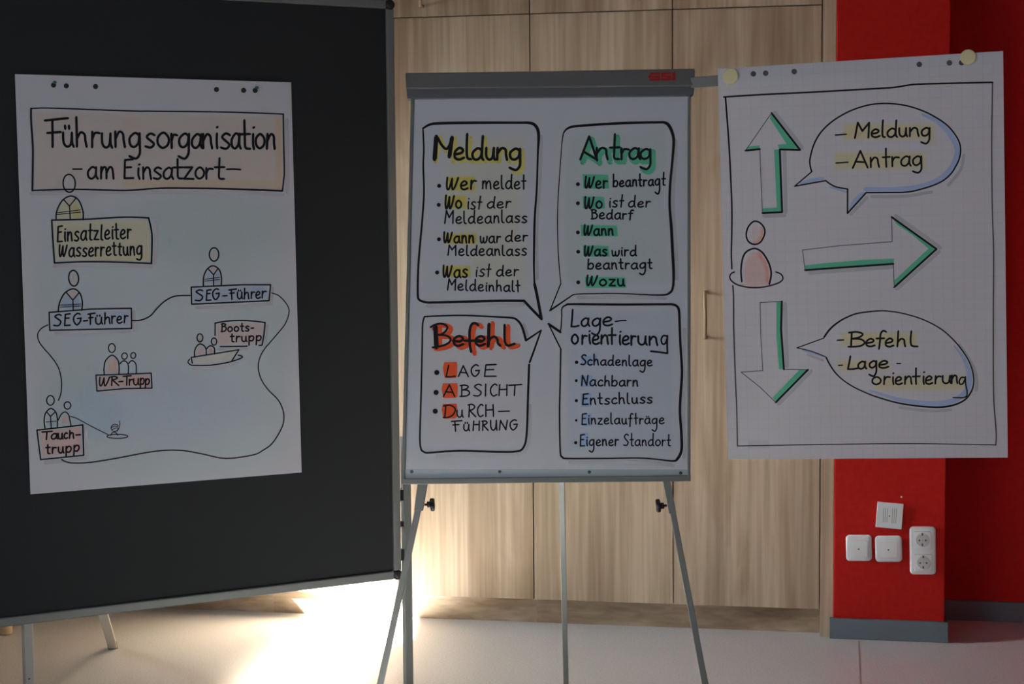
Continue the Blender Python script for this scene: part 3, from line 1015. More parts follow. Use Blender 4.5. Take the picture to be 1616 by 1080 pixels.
# ------------------------------------------------------------------ left sheet on the pinboard
Lp = Plane(0, 0, 1, 29.0, 0, point=B.o + B.n * 0.004)
SKIN, YEL, BLU = (.86, .60, .50), (.80, .74, .38), (.45, .58, .82)
TEAL, ORA, BEI, PNK = (.60, .74, .73), (.86, .62, .36), (.80, .72, .66), (.86, .56, .50)
box1 = [(51, 173), (447, 182), (446, 300), (196, 299), (53, 299)]
boxE = [(82, 348), (234, 345), (239, 378), (238, 414), (134, 412), (87, 413)]
boxS1 = [(78, 493), (206, 488), (206, 517), (80, 520)]
boxS2 = [(303, 454), (426, 450), (424, 474), (304, 479)]
boxB = [(341, 511), (378, 508), (417, 510), (413, 544), (341, 546)]
boxW = [(153, 593), (238, 590), (239, 612), (195, 613), (154, 616)]
boxT = [(60, 679), (129, 672), (131, 717), (66, 724)]
wL = [('rect', (46, 300, 470, 740), (.66, .78, .81), .6, 70), ('oval', (320, 360, 190, 90), TEAL, .55, 60), ('oval', (120, 640, 90, 110), TEAL, .5, 60),
      ('oval', (260, 720, 230, 60), TEAL, .5, 50), ('oval', (260, 640, 200, 90), (.58, .68, .84), .6, 70),
      ('oval', (440, 560, 40, 200), TEAL, .4, 40), ('oval', (150, 650, 60, 60), (.50, .66, .82), .5, 40), ('oval', (70, 460, 40, 140), TEAL, .35, 40),
      ('oval', (268, 380, 5, 16), (.25, .6, .5), .4, 8),
      ('poly', box1, BEI, .85, 3), ('line', (14, [(200, 291), (300, 290), (432, 292)]), ORA, .55, 16), ('line', (9, [(440, 190), (441, 296)]), ORA, .6, 9),
      ('oval', (210, 195, 30, 18), (.82, .66, .56), .4, 14), ('oval', (110, 190, 30, 12), (.84, .68, .54), .3, 12),
      ('poly', [(101, 300), (101, 286), (109, 277), (117, 286), (116, 302)], (.80, .78, .80), .9, 2),
      ('poly', [(89.5, 346), (92, 330), (101, 316), (111, 311), (121, 315), (129, 330), (130, 345)], (.80, .76, .46), .7, 2),
      ('poly', [(111, 345), (112, 328), (120, 318), (129, 330), (130, 345)], (.78, .72, .28), .7, 3),
      ('poly', [(102, 316), (111, 311), (118, 314), (110, 323)], (.82, .72, .68), .9, 2),
      ('poly', boxE, (.83, .79, .58), .9, 3), ('line', (10, [(150, 406), (234, 406)]), (.84, .72, .36), .4, 10),
      ('oval', (116, 439, 7, 12), SKIN, .5, 6),
      ('poly', [(93, 490), (95, 478), (104, 462), (115, 457), (125, 462), (129, 476), (128, 488)], BLU, .55, 4),
      ('rect', (95, 480, 128, 489), BLU, .5, 3), ('poly', [(105, 461), (115, 457), (124, 462), (115, 473)], (.84, .68, .62), .9, 2),
      ('poly', boxS1, (.62, .71, .84), .75, 3), ('rect', (178, 489, 205, 500), (.42, .54, .84), .5, 8),
      ('oval', (338, 402, 7, 10), SKIN, .5, 6), ('poly', [(323, 450), (324, 434), (330, 423), (338, 420), (345, 425), (349, 437), (349, 449)], BLU, .45, 4),
      ('poly', [(338, 450), (338, 434), (345, 426), (349, 437), (348, 449)], BLU, .5, 4), ('poly', [(329, 424), (337, 421), (343, 425), (337, 433)], (.84, .64, .56), .8, 2),
      ('poly', boxS2, (.58, .68, .85), .7, 3), ('rect', (395, 450, 422, 462), (.42, .54, .84), .45, 8), ('poly', boxB, (.84, .68, .64), .85, 4),
      ('poly', [(308, 562), (309, 552), (316, 545), (323, 549), (325, 560)], (.86, .62, .55), .7, 3), ('poly', [(320, 560), (322, 550), (325, 560)], (.88, .40, .32), .7, 3),
      ('poly', [(327, 558), (328, 551), (334, 548), (338, 553), (337, 558)], (.88, .42, .34), .8, 3),
      ('oval', (316, 534, 5, 6), SKIN, .5, 4), ('oval', (338, 539, 4, 5), SKIN, .5, 4),
      ('poly', [(303, 565), (375, 553), (366, 568), (330, 575), (305, 574)], (.84, .80, .76), .9, 3), ('line', (5, [(352, 567), (368, 557)]), (.78, .74, .62), .5, 5),
      ('poly', [(166, 590), (168, 570), (177, 562), (185, 569), (187, 590)], (.86, .60, .52), .75, 4), ('line', (4, [(181, 566), (184, 588)]), (.88, .42, .34), .5, 5),
      ('oval', (177, 549, 5, 7), SKIN, .4, 4), ('poly', boxW, (.85, .60, .56), .85, 3), ('rect', (205, 592, 238, 612), (.84, .42, .36), .45, 10),
      ('poly', [(94, 670), (97, 658), (103, 652), (109, 657), (111, 671)], (.86, .58, .50), .8, 4), ('rect', (73, 664, 89, 675), BLU, .6, 4),
      ('poly', boxT, (.85, .62, .58), .88, 4), ('rect', (88, 700, 131, 718), (.84, .44, .38), .45, 12), ('rect', (116, 672, 131, 716), (.84, .46, .42), .4, 12)]
L = sheet('flipchart_sheet', 'white paper sheet titled Führungsorganisation am Einsatzort, pinned on the black pinboard', Lp,
          [(23.5, 117), (459.5, 130), (476, 746), (48, 780.5)], 210, 290, 'flipchart_paper_left', False, wL)

i = Ink(Lp)      # heading box
i.line([(49, 305.5), (130, 304), (275, 303), (366, 304), (447, 307)], 6, 'shade', h=.0002)
i.line([(452.5, 190), (453, 260), (453, 303)], 7, 'shade', h=.0002)
i.line([(49, 171.3), (75, 170.6), (145, 173), (215, 175.5), (240, 175.6), (350, 176.8), (447, 180)], 2.2)
i.line([(447, 180), (447.6, 220), (448.7, 270), (447.5, 285), (445.7, 301.5)], 2.4)
i.line([(445.7, 301.5), (366, 298.5), (275, 297), (240, 298), (196, 300.7), (120, 299), (51, 300.8)], 2.9, w1=2.4)
i.line([(51, 300.8), (52, 248), (51.5, 226), (49, 189), (49, 171.3)], 3.2)
i.word('Führungsorganisation', 68, 434, 231.3, 235.2, 23, 46, 3.5, desc=17, letters=[
    (68, 104), (98.5, 116.5), (120, 138.5), (144, 157), (159.5, 177), (181, 199), (203.5, 223), (228.5, 244), (247.4, 268), (270, 280), (281.6, 300),
    (301.6, 318.5), (319.5, 336.5), (340.5, 343.5), (347.5, 363), (364.5, 379.5), (380, 395.5), (396.8, 402), (402.6, 418.5), (420, 435)])
i.line([(115, 267), (129, 267)], 2.4)
i.word('am', 138, 181, 282.3, 282.3, 18.5, 30, 3.1)
i.word('Einsatzort', 195.5, 354, 282, 282.4, 17.5, 31.5, 3.1, letters=[
    (195.5, 211), (215, 222), (225, 240), (241.5, 255), (257, 273), (274, 289), (289, 305.5), (307.5, 323), (324.5, 336), (338.5, 354)])
i.line([(358, 267.4), (368, 267), (379.5, 267.8)], 2.8)
i.build('heading', L, 'beige and orange title box reading Führungsorganisation am Einsatzort')


def person(k, head, body, collar=None, belts=(), w=2.3, bw=2.3):
    hx, hy, rx, ry, tl = head
    k.oval(hx, hy, rx, ry, w, tl)
    k.line(body, bw)
    if collar:
        a, b, c, d = collar
        k.line([a, b], 1.9, smooth=False); k.line([c, b], 1.9, smooth=False); k.line([b, d], 1.9, smooth=False)
    for a, b in belts:
        k.line([a, b], 1.2, smooth=False)


def namebox(k, pts, w, shade=True):
    if shade:
        xs = [p[0] for p in pts]
        bl, br = pts[-1], pts[-2]
        k.line([(bl[0] + 8, bl[1] + 4.5), (br[0] + 2, br[1] + 4.5)], 6, 'shade', smooth=False, h=.0002)
        k.line([(br[0] + 3.5, br[1] + 3), (pts[1][0] + 3.5, pts[1][1] + 7)], 6, 'shade', smooth=False, h=.0002)
    k.corners(list(pts) + [pts[0]], w)


i = Ink(Lp)
person(i, (109.2, 289.5, 9.6, 14.2, -3), [(88.6, 347), (89.5, 334), (98, 317), (111.5, 309.5), (124, 316), (131, 334), (131, 347)],
       ((101, 315.7), (109.7, 325.5), (119.6, 313.2), (110.8, 346)), (((90, 336), (127, 331.5)), ((90, 338.7), (127, 335))))
i.line([(86, 420), (160, 418), (238, 420.5)], 6, 'shade', h=.0002)
i.line([(244.5, 352), (246, 380), (244, 416)], 6, 'shade', h=.0002)
i.line([(81.6, 347.6), (140, 346), (196, 342.8), (234.5, 344)], 2.5)
i.line([(234.5, 344), (238.6, 362), (240, 378), (239, 416)], 2.7)
i.line([(239, 416), (190, 414), (134, 413.3), (86, 415.2)], 2.5)
i.line([(86, 415.2), (83.5, 380), (81.6, 347.6)], 2.7)
i.word('Einsatzleiter', 90.5, 207, 381.3, 376.2, 14.5, 24.5, 2.5)
i.word('Wasserrettung', 93, 224.5, 405.4, 402.4, 13.5, 19, 2.5, desc=8)
i.build('drawn_figure', L, 'yellow drawn figure above a yellow box reading Einsatzleiter Wasserrettung')

i = Ink(Lp)
person(i, (116.2, 439.3, 7.8, 12.4, -5), [(92, 491), (94, 478), (102, 463), (115.6, 456), (126, 463), (130, 477), (129, 490)],
       ((104.4, 461.5), (115, 474), (125, 462), (115.7, 490)), (((94, 482), (127.4, 480)), ((95, 485), (127.4, 483))))
namebox(i, [(77.5, 493.3), (143.7, 488), (207.4, 486.8), (207.6, 518.6), (78.5, 521.6)], 2.3, False)
i.line([(88, 526), (205, 523)], 5, 'shade', smooth=False, h=.0002)
i.line([(211, 492), (211.5, 522)], 5, 'shade', smooth=False, h=.0002)
i.word('SEG-Führer', 84.5, 201.5, 515, 509.6, 11, 18, 2.3, letters=[
    (84.5, 97), (101.5, 111), (115.5, 128), (131, 138.5), (138, 149), (150, 162), (164.5, 174.5), (176, 182.5), (184.4, 193), (195.5, 201.5)])
i.build('drawn_figure', L, 'blue drawn figure above the lower box reading SEG-Führer')

i = Ink(Lp)
person(i, (337.8, 401.8, 7.4, 10.6, 0), [(321, 452), (321.5, 437), (327, 425), (336.4, 419.7), (346, 426), (349.4, 438), (349.2, 451)],
       ((328, 423.8), (337, 434), (343.5, 424.8), (337.2, 451)), (((323, 441), (346.6, 438)), ((323, 444), (346.6, 441.2))))
namebox(i, [(301.8, 453.4), (382, 449.6), (427, 449.6), (424.6, 474.8), (302.4, 480.3)], 2.3, False)
i.line([(310, 485.5), (362, 484.5), (426, 479.5)], 5, 'shade', h=.0002)
i.line([(430, 455), (428, 479)], 5, 'shade', smooth=False, h=.0002)
i.word('SEG-Führer', 308, 420, 474.9, 470.4, 10.2, 16.5, 2.2, letters=[
    (308, 321), (325, 333), (335, 346), (351, 359), (361, 373), (374, 383), (385, 393.5), (396, 402), (403.5, 411), (413, 420)])
i.build('drawn_figure', L, 'blue drawn figure above the upper right box reading SEG-Führer')

i = Ink(Lp)
i.line([(345, 551.5), (390, 550.5)], 5, 'shade', smooth=False, h=.0002)
i.line([(422, 514), (418, 547)], 5, 'shade', smooth=False, h=.0002)
i.line([(305, 582), (331, 581), (375, 573)], 5, 'shade', h=.0002)
i.line([(339.4, 510.2), (356, 507.3), (378, 506), (400, 507), (418.3, 509.2)], 2.2)
i.line([(418.3, 509.2), (416.5, 528), (413.6, 545)], 2.3)
i.line([(413.6, 545), (408.7, 545.4)], 2.0)
i.line([(339.4, 510.2), (339.3, 529.7)], 2.0)
i.line([(347.6, 547.4), (390, 546.6)], 2.2)
i.word('Boots-', 348.6, 400.6, 524, 522.4, 7.5, 12, 2.1)
i.word('trupp', 363.5, 412.6, 540, 538, 8.2, 12, 2.1, desc=7)
i.oval(315.5, 533.5, 4.6, 6.3, 1.9); i.line([(307, 563), (307.2, 554), (311, 546), (316.6, 543), (323, 547), (325.4, 553), (325.6, 560)], 2.0)
i.oval(337.8, 539.3, 4.2, 5.6, 1.9); i.line([(326, 551), (329, 547.5), (333, 546), (337, 548), (338.8, 552), (338.4, 559)], 2.0)
i.corners([(303.4, 573.5), (301.8, 564.4), (377, 552.2), (366, 569.6)], 2.0)
i.line([(299.5, 567), (296.8, 571), (299, 574.8), (306, 577), (331, 576.8), (362, 571.8), (380, 565.6), (382, 562.6), (376, 560.8)], 2.0)
i.build('drawn_boat', L, 'drawn boat with two red figures beside the box reading Bootstrupp')

i = Ink(Lp)
i.oval(176.5, 549.6, 5.3, 7, 1.9); i.line([(164.4, 591), (164.2, 580), (167, 569), (176.5, 560.8), (185, 567), (187.8, 577), (187.8, 591)], 2.0)
i.oval(196.5, 562.3, 4.4, 5, 1.8, 10); i.line([(189.5, 574.5), (192.5, 571), (196.6, 569.8), (201, 573), (202.6, 579), (202.3, 590)], 1.9)
i.oval(210.3, 561.3, 3.9, 4.7, 1.8, 10); i.line([(203, 574), (206, 570.5), (209, 569.6), (213, 572.5), (215, 578), (215, 589.5)], 1.9)
i.corners([(151.4, 592.4), (195, 591), (238.6, 589.2), (239.8, 612.8), (195, 613.7), (153, 617.5), (151.4, 592.4)], 2.1)
i.line([(160, 621.5), (195, 618), (240, 617.5)], 4.5, 'shade', h=.0002)
i.word('WR-Trupp', 156, 236, 609.4, 607, 9.4, 14, 2.1, desc=6.5, letters=[
    (156, 173), (174, 187), (187, 194.5), (194, 207), (203.5, 209.5), (210, 219.5), (221, 228), (229, 236)])
i.build('drawn_figure', L, 'three drawn figures above the red box reading WR-Trupp')

i = Ink(Lp)
person(i, (79.6, 632.2, 6, 7.6, 0), [(71, 676), (69.6, 665), (71.6, 653), (79.7, 644.9), (87.5, 650), (90.4, 660), (90.5, 674)],
       ((73.8, 650.6), (79.7, 657.6), (86.9, 650.6), (80.7, 675)), (((72.6, 666.3), (89, 665)),), 2.0, 2.1)
i.oval(106.4, 640.2, 5.2, 5.7, 2.0); i.line([(92, 663), (97, 654), (103, 650.4), (108, 654.5), (110, 662), (112, 672)], 1.9)
i.corners([(58.3, 679.2), (130.6, 671), (132.2, 718.8), (64.2, 725.8), (58.3, 679.2)], 2.3)
i.line([(72, 730.5), (134, 723.5)], 6, 'shade', smooth=False, h=.0002)
i.line([(135.6, 676), (137, 720)], 5, 'shade', smooth=False, h=.0002)
i.word('Tauch-', 65.5, 127.6, 694.2, 691.6, 9.0, 12.2, 2.4, letters=[(65.5, 82), (80.5, 90.5), (91.5, 99.5), (101, 106.5), (109, 117), (119.4, 127.6)])
i.word('trupp', 72.6, 125.4, 716.8, 712.6, 9.3, 14, 2.4, desc=7)
i.line([(111, 657.6), (121.5, 660.8), (142, 672), (170.4, 686.2)], 1.4)
i.oval(185.2, 689, 16.5, 3.2, 1.6)
i.line([(175, 687.4), (177, 683.5), (180.5, 682), (183.5, 683.5), (185.6, 687.4)], 1.5)
i.line([(177.5, 680), (175.4, 675.5), (178, 670.8), (183, 670), (186.5, 672)], 1.4)
i.line([(176.5, 675), (181, 672.8), (186, 674)], 1.1); i.line([(177.6, 678.6), (182, 676), (186.4, 676.4), (184, 680.4), (179, 681)], 1.1)
i.line([(188.6, 664.6), (189, 670), (187.8, 676), (184.6, 681)], 1.3)
i.build('drawn_figure', L, 'two drawn figures at the red box reading Tauchtrupp, roped to a diver')

i = Ink(Lp)
i.line([(75.5, 513), (66, 518), (60.5, 525), (59.5, 532), (62.5, 541), (70, 551), (79, 561), (88, 573), (93.5, 584), (97, 601), (96.3, 620), (92.4, 632.2)], 1.9)
i.line([(208, 506), (222, 505.5), (237, 499), (247.4, 487.4), (260, 475.5), (276.3, 467.6), (299.9, 466.6)], 2.2)
i.line([(429, 462.6), (441, 467.6), (453.5, 482), (456, 494), (449.4, 512.4), (433, 532.8), (414.8, 555), (407.7, 575.6), (411, 596), (422, 614), (438.5, 631),
        (446, 646), (448, 661), (444, 677), (430, 699.6), (415, 711), (398.6, 718.5), (356, 723.8), (319, 716.7), (290.4, 711.6), (262, 711), (230.6, 714.7),
        (179.4, 724.4), (139.6, 730.4), (114, 731), (102.5, 728.5), (97, 725.5)], 1.7, w1=2.2)
i.build('shoreline', L, 'wavy black outline of the lake')
for k_, (x, y) in enumerate(((84.5, 134.3), (104.6, 135.6), (150.8, 136.6), (341.7, 141.3), (384.5, 142.6), (402.7, 142.8))):
    i = Ink(Lp); i.dot(x, y, 4.1, 'hole', h=.0003)
    i.build('punch_hole', L)
for x, y, lab in ((85.6, 130.3, 'dark green push pin in the left top corner of the pinned sheet'), (404.2, 138.6, 'dark green push pin in the right top corner of the pinned sheet')):
    b = MB(); q = Lp.hit(x, y)
    b.lathe(q - Lp.n * .006, Lp.n, ((0, .0006), (.0068, .0006), (.0072, .0036), (.0085, .0038), (.0098, .0026), (.014, .0024), (.0155, .0034), (.0165, .0030)), 18)
    tag(b.build('push_pin', M['pin']), lab, 'push pin', 'push pins holding the left sheet')

# ------------------------------------------------------------------ middle sheet on the easel
Mp = Plane(0, 0, 1, -3.5, 7.0, point=E.o + E.n * 0.0005)
wM = [('poly', [(690, 202), (842, 202), (838, 350), (846, 470), (852, 500), (826, 470), (740, 470), (700, 330)], (.80, .79, .66), .75, 30),
      ('poly', [(893, 206), (1050, 198), (1060, 240), (1054, 320), (1060, 455), (905, 460), (884, 440), (882, 330)], (.68, .78, .77), .75, 16),
      ('poly', [(672, 503), (812, 503), (828, 540), (828, 706), (672, 708), (668, 620)], (.82, .78, .80), .6, 14),
      ('poly', [(890, 486), (1066, 484), (1070, 600), (1070, 718), (890, 720), (887, 600)], (.66, .74, .86), .65, 16),
      ('rect', (703, 277, 752, 303), (.84, .74, .16), .97, 3.5), ('rect', (700, 307, 738, 331), (.84, .74, .16), .97, 3.5),
      ('rect', (699, 367, 754, 387), (.84, .74, .16), .97, 3.5), ('rect', (698, 418, 744, 439), (.84, .74, .16), .97, 3.5)]
MS = sheet('flipchart_sheet', 'white paper sheet with four speech bubbles clamped to the flipchart easel, headed Meldung and Antrag', Mp,
           [(654.5, 150), (1085.2, 146), (1084.6, 741.5), (641, 740.5)], 210, 290, 'flipchart_paper_middle', 0, wM)

i = Ink(Mp)     # Meldung
i.line([(854, 215), (853.5, 260), (851.5, 300), (847.5, 345), (847, 400), (848, 440)], 5, 'shade', h=.0002)
i.line([(675, 483), (729, 483), (826, 480.5)], 6, 'shade', h=.0002)
i.line([(667.5, 202.8, 3), (679, 196.5, 4), (697, 194.6, 4.4), (756, 193.8, 4.4), (815, 193.8, 4), (835, 194, 4.4), (844, 197.5, 5), (849, 206, 5), (850, 219, 4.4),
        (848.7, 245, 3.2), (847, 299, 3.2), (843.8, 344, 3.4), (842.7, 400, 3.4), (842.7, 425, 3), (843.5, 448.3, 3)], 4)
i.line([(843.5, 448.3), (848, 469), (854.4, 503.5)], 4.6)
i.line([(854.4, 503.5), (840, 489), (827, 475)], 4.2)
i.line([(827, 475), (788.5, 475), (729, 476.5), (685, 477.6), (672.7, 477.3), (662, 473.6), (659.3, 464), (660, 424.6), (662.5, 390), (666, 351.4), (669, 305), (668, 262),
        (668.8, 235), (667.5, 202.8)], 4.2, w1=2.6)
ML = [(683.5, 715), (715.8, 732.5), (734.5, 744), (744.4, 763), (765.5, 781), (783, 802), (803.8, 823)]
i.word('Meldung', 682.7, 821.6, 251.5, 252.5, 18.5, 37, 5.8, desc=16, letters=ML, m='yellow', off=(4, 3.2), h=.0003)
i.word('eldung', 715.8, 821.6, 251.5, 252.5, 18.5, 38, 3.8, desc=16, letters=ML[1:])
i.line([(688.5, 216.3), (686, 251)], 7.2, smooth=False)
i.line([(690.5, 217), (697, 229), (704, 235.2), (709, 230), (713, 218)], 4.2)
i.line([(713.2, 217.5), (709.3, 247)], 6.6, smooth=False)
for x, y in ((693, 293.5), (692.3, 323.5), (692.7, 377.8), (689.8, 430.2)):
    i.dot(x, y, 3.2)
i.word('Wer', 703.7, 751, 299, 298.6, 13, 20, 2.8)
i.word('meldet', 761, 830, 298, 298.2, 12, 21.5, 2.3, alt='t')
i.word('Wo', 702, 728.6, 329, 329, 12.5, 20, 2.8)
i.word('ist', 737.3, 759, 330, 330, 11, 21, 2.1, alt='t', slant=.1)
i.word('der', 768.5, 805.5, 328.6, 328.2, 10, 18, 2.2, slant=.05)
i.word('Meldeanlass', 701.6, 831.6, 353, 351.2, 10.5, 20, 2.2)
i.word('Wann', 700, 748, 383.3, 383.2, 10.8, 16.5, 2.7)
i.word('war', 757.3, 789.5, 383.3, 383, 10, 14, 2.3)
i.word('der', 797.4, 832.3, 381.2, 380.8, 9.2, 17, 2.2)
i.word('Meldeanlass', 706.8, 831, 403, 403.2, 10, 16, 2.2)
i.word('Was', 699, 737.6, 438, 437.8, 12, 18.5, 2.7)
i.word('ist', 750, 774, 436.6, 436.2, 11, 19.5, 2.1, alt='t', slant=.1)
i.word('der', 783.3, 818, 435.8, 435.4, 9.5, 16, 2.2)
i.word('Meldeinhalt', 706, 821, 458, 460.6, 9.5, 17, 2.2, alt='t')
i.build('speech_bubble', MS, 'speech bubble headed Meldung with yellow highlights')

i = Ink(Mp)     # Antrag
i.line([(1066, 222), (1065, 262), (1061.5, 310), (1063, 350), (1067.5, 400), (1068, 440)], 6, 'shade', h=.0002)
i.line([(912, 470), (976, 469), (1050, 471)], 5, 'shade', h=.0002)
for x0, y0, x1, y1 in ((919.4, 275, 960.5, 298), (919.4, 310, 954, 330), (916.4, 355, 974.5, 373.5), (920, 387.5, 961, 405.5), (923.3, 437, 987.5, 455)):
    i.poly([(x0, y0), (x0 + .6 * (x1 - x0), y0 + .3), (x1 - 1, y0 + 1.2), (x1 + 1, y1 - .5), (x0 + .5 * (x1 - x0), y1), (x0 + 1, y1 - .8)], 'green')
i.line([(886.7, 226, 1.8), (888.6, 213, 2), (891, 207.5, 2.4), (897, 202.2, 3.4), (912, 199, 4), (978.8, 194.6, 4.2), (1040, 193.2, 4), (1048, 193.4, 4.4), (1055, 197.5, 5.2),
        (1060.5, 208.4, 5), (1063.2, 223.3, 4.6), (1061, 255, 4), (1057.5, 292, 4), (1056.8, 326, 4), (1059.4, 358.8, 4.6), (1061.4, 397, 4.8), (1063, 430, 4.4),
        (1062.2, 451.7, 3.8), (1056.7, 462.5, 3.6), (1040, 466, 2.4), (976.7, 463.6, 1.8), (915, 464.2, 1.9), (903.5, 466, 1.9)], 3)
i.line([(903.5, 466), (868, 490.3)], 2.0, w1=3, smooth=False)
i.line([(868, 490.3), (885, 447.8)], 1.9, smooth=False)
i.line([(885, 447.8), (882.5, 421.7), (880.3, 385), (880, 329), (883, 277), (885.3, 245), (886.7, 226)], 1.6)
AL = [(914.5, 943), (939.5, 961), (961.7, 978), (979.5, 993), (992, 1010), (1010, 1028.5)]
i.word('Antrag', 915, 1028, 251.5, 251.5, 17, 37, 8.2, desc=16, letters=AL, m='green', off=(4, 4), h=.0003, alt='A')
i.word('Antrag', 915, 1028, 251.5, 251.5, 17, 38, 3.3, desc=16, letters=AL, alt='A')
for x, y in ((912, 290.8), (912, 321), (912, 367), (912.5, 397.5), (912.5, 445.8)):
    i.dot(x, y, 3.1)
i.word('Wer', 922.5, 958.5, 297, 296.6, 11, 19, 2.7)
i.word('beantragt', 967.5, 1049.6, 295, 292.2, 9.5, 19.5, 2.4, desc=13)
i.word('Wo', 922.5, 950.5, 329, 328.6, 11, 18.5, 2.7)
i.word('ist', 961, 983.5, 327.2, 327, 9.5, 19, 2.2, alt='t', slant=.08)
i.word('der', 991.4, 1025.8, 327.2, 326.8, 9, 17.5, 2.2, slant=.05)
i.word('Bedarf', 932.8, 999, 345.4, 346, 9, 14.5, 2.3, desc=5)
i.word('Wann', 921, 968, 371.4, 371.2, 9.8, 16.5, 2.7)
i.word('Was', 921.7, 957.8, 404, 403.6, 9.5, 15.8, 2.7)
i.word('wird', 965.5, 1004.5, 404, 403.8, 9, 17, 2.3)
i.word('beantragt', 927.3, 1029, 425, 424, 9.2, 15.5, 2.3, desc=10)
i.word('Wozu', 925, 985.3, 450.6, 451.4, 10, 15, 2.7)
i.build('speech_bubble', MS, 'speech bubble headed Antrag with green highlights')

i = Ink(Mp)     # Befehl
i.line([(836.5, 640), (835.5, 690), (829, 711), (815, 717.5)], 5, 'shade', h=.0002)
i.line([(690, 720), (782, 718.5), (812, 718)], 5, 'shade', h=.0002)
i.line([(827, 512), (833, 530)], 4, 'shade', smooth=False, h=.0002)
for x0, y0, x1, y1 in ((699, 571.5, 721.8, 597), (697, 605, 722.5, 628.5), (697, 637.3, 721.5, 661)):
    i.poly([(x0 + 2, y0 + .5), (x1 - 1, y0), (x1, y0 + 6), (x1 - .6, y1 - 3), (x1 - 3, y1 - .3), (x0 + 3, y1), (x0 + 1.5, y1 - 6), (x0, y0 + 9)], 'orange')
i.line([(830, 537.3, 4), (826.5, 524, 4), (822.7, 513.7, 3.8), (816.7, 506, 3.6), (807.8, 502, 3.2), (775, 500, 2.8), (729, 498, 2.6), (690, 499, 2.6), (669.8, 500, 2.6)], 3)
i.line([(669.8, 500), (667, 512), (666.3, 540.7), (664.6, 622), (662.6, 690), (664.4, 708.5), (668, 713), (673, 715), (682, 714.5), (725.6, 711.8), (782.6, 713.4), (815, 712.8),
        (826.4, 705.9), (831.3, 684), (833.4, 622), (835, 575.8)], 2.5, w1=3.6)
i.line([(836, 572), (845, 547), (853.9, 521.6)], 3.2, w1=2.6)
i.line([(853.9, 521.6), (840, 531), (830, 537.6)], 2.4, w1=3.4)
bst = [[(679.7, 516.5), (688, 512.2), (698, 511.2), (705.6, 515.5), (704, 522), (697, 527.5), (690.5, 529)],
       [(690.5, 529), (703, 529.5), (710.6, 534), (709.5, 540), (701, 545), (690, 547.5), (682.8, 548.6)]]
efhl = [[(715.2, 538.3), (726, 539), (730.5, 534.5), (725, 530.6), (717.3, 534.5), (716.6, 542), (722, 546.2), (731, 543.4)],
        [(754.6, 513.2), (750, 510.3), (744.5, 512), (741.3, 521), (741, 533), (741.6, 546), (743.6, 555.5)], [(733, 538), (745, 538), (758, 537.4)],
        [(750.2, 538.6), (760, 539), (764.6, 534.5), (759.4, 530.8), (751.8, 534.5), (751.2, 542), (757, 546), (765.5, 543)],
        [(769.8, 546.5), (773, 536), (780, 531.6), (785, 536), (785.6, 541.5), (789.6, 545.8)],
        [(796.3, 513), (796.2, 530), (797.2, 541), (802, 545.6), (812, 542.8)]]
for s in bst + efhl:
    i.line([(x + 5.5, y + 2.6) for x, y in s], 7.5, 'orange', h=.0003)
i.line([(694, 518), (694, 549)], 8, 'orange', smooth=False, h=.0003)
i.line([(777, 511), (776, 546)], 8, 'orange', smooth=False, h=.0003)
for s in bst:
    i.line(s, 3.4)
for s in efhl:
    i.line(s, 4.1)
i.line([(687.2, 516.5), (688.8, 548)], 7.4, smooth=False)
i.line([(771.6, 512), (770.6, 546)], 5.2, smooth=False)
for x, y in ((689.3, 588.2), (688.3, 619.6), (686.9, 649.3)):
    i.dot(x, y, 4.1)
for t, q, y0, y1, hgt in (('LAGE', [(703, 718), (722.5, 739.5), (743, 756.5), (763.5, 783.5)], 594.6, 594.6, 18),
                          ('ABSICHT', [(699, 718), (725.6, 741.5), (747, 760.5), (765, 768), (773, 784), (786.7, 801), (802, 823)], 626.2, 624.6, 18),
                          ('DURCH', [(699, 718.5), (720.5, 731), (737.8, 750.5), (753, 762.5), (766, 780)], 659.6, 657.6, 19),
                          ('FÜHRUNG', [(712, 728.5), (731, 741), (746, 757), (760, 770), (773.5, 784), (787.5, 801), (804, 816)], 680.6, 679, 15.5)):
    i.word(t.replace('Ü', 'ü') if t[0] == 'F' else t.replace('DU', 'Du'), q[0][0], q[-1][1], y0, y1, hgt * .55 if t != 'FÜHRUNG' else 9.5, hgt, 2.1, letters=q)
i.line([(786.7, 649.6), (804, 649)], 2.0)
i.build('speech_bubble', MS, 'speech bubble headed Befehl with red-orange highlights')

i = Ink(Mp)     # Lageorientierung
i.line([(1080, 520), (1081, 590), (1079, 650), (1081, 700), (1079, 722)], 5, 'shade', h=.0002)
i.line([(900, 730), (952, 730), (1036, 732), (1062, 735)], 6, 'shade', h=.0002)
for x0, y0, x1, y1 in ((916.5, 561.5, 941.5, 576), (915.6, 592.8, 936, 611.3), (916.5, 620.6, 934, 642.8), (917.4, 653, 934, 673.3), (915.6, 683.5, 928.5, 704.8)):
    i.poly([(x0, y0 + .6), (x1 - .5, y0), (x1, y1 - 1), (x0 + 1, y1)], 'pblue')
i.line([(885.8, 513, 2), (886.4, 500, 2), (886.9, 487, 2.2), (893.3, 481.7, 2.8), (904, 480.2, 3.4), (976.7, 480.9, 3.8), (1050, 480.4, 3.6), (1060, 480.6, 3.8), (1067.5, 483, 4),
        (1071.5, 490.5, 4), (1072.5, 513, 3.8), (1073.8, 545, 3.8), (1076.2, 587, 4), (1074, 623, 4), (1073, 651, 4), (1075.5, 688, 4.4), (1075.5, 711, 4.4), (1069.5, 724, 4.4),
        (1061.9, 728, 3), (1036, 725.2, 2.4), (1008, 723.2, 2.3), (952.6, 723.9, 2.3), (897, 724, 2.6), (887.5, 721.8, 3), (884, 711, 2.6), (883, 651, 2.6), (884, 600, 2.5), (885, 551, 2.3)], 3)
i.line([(885, 551), (876, 533), (865.8, 511.7)], 2.2)
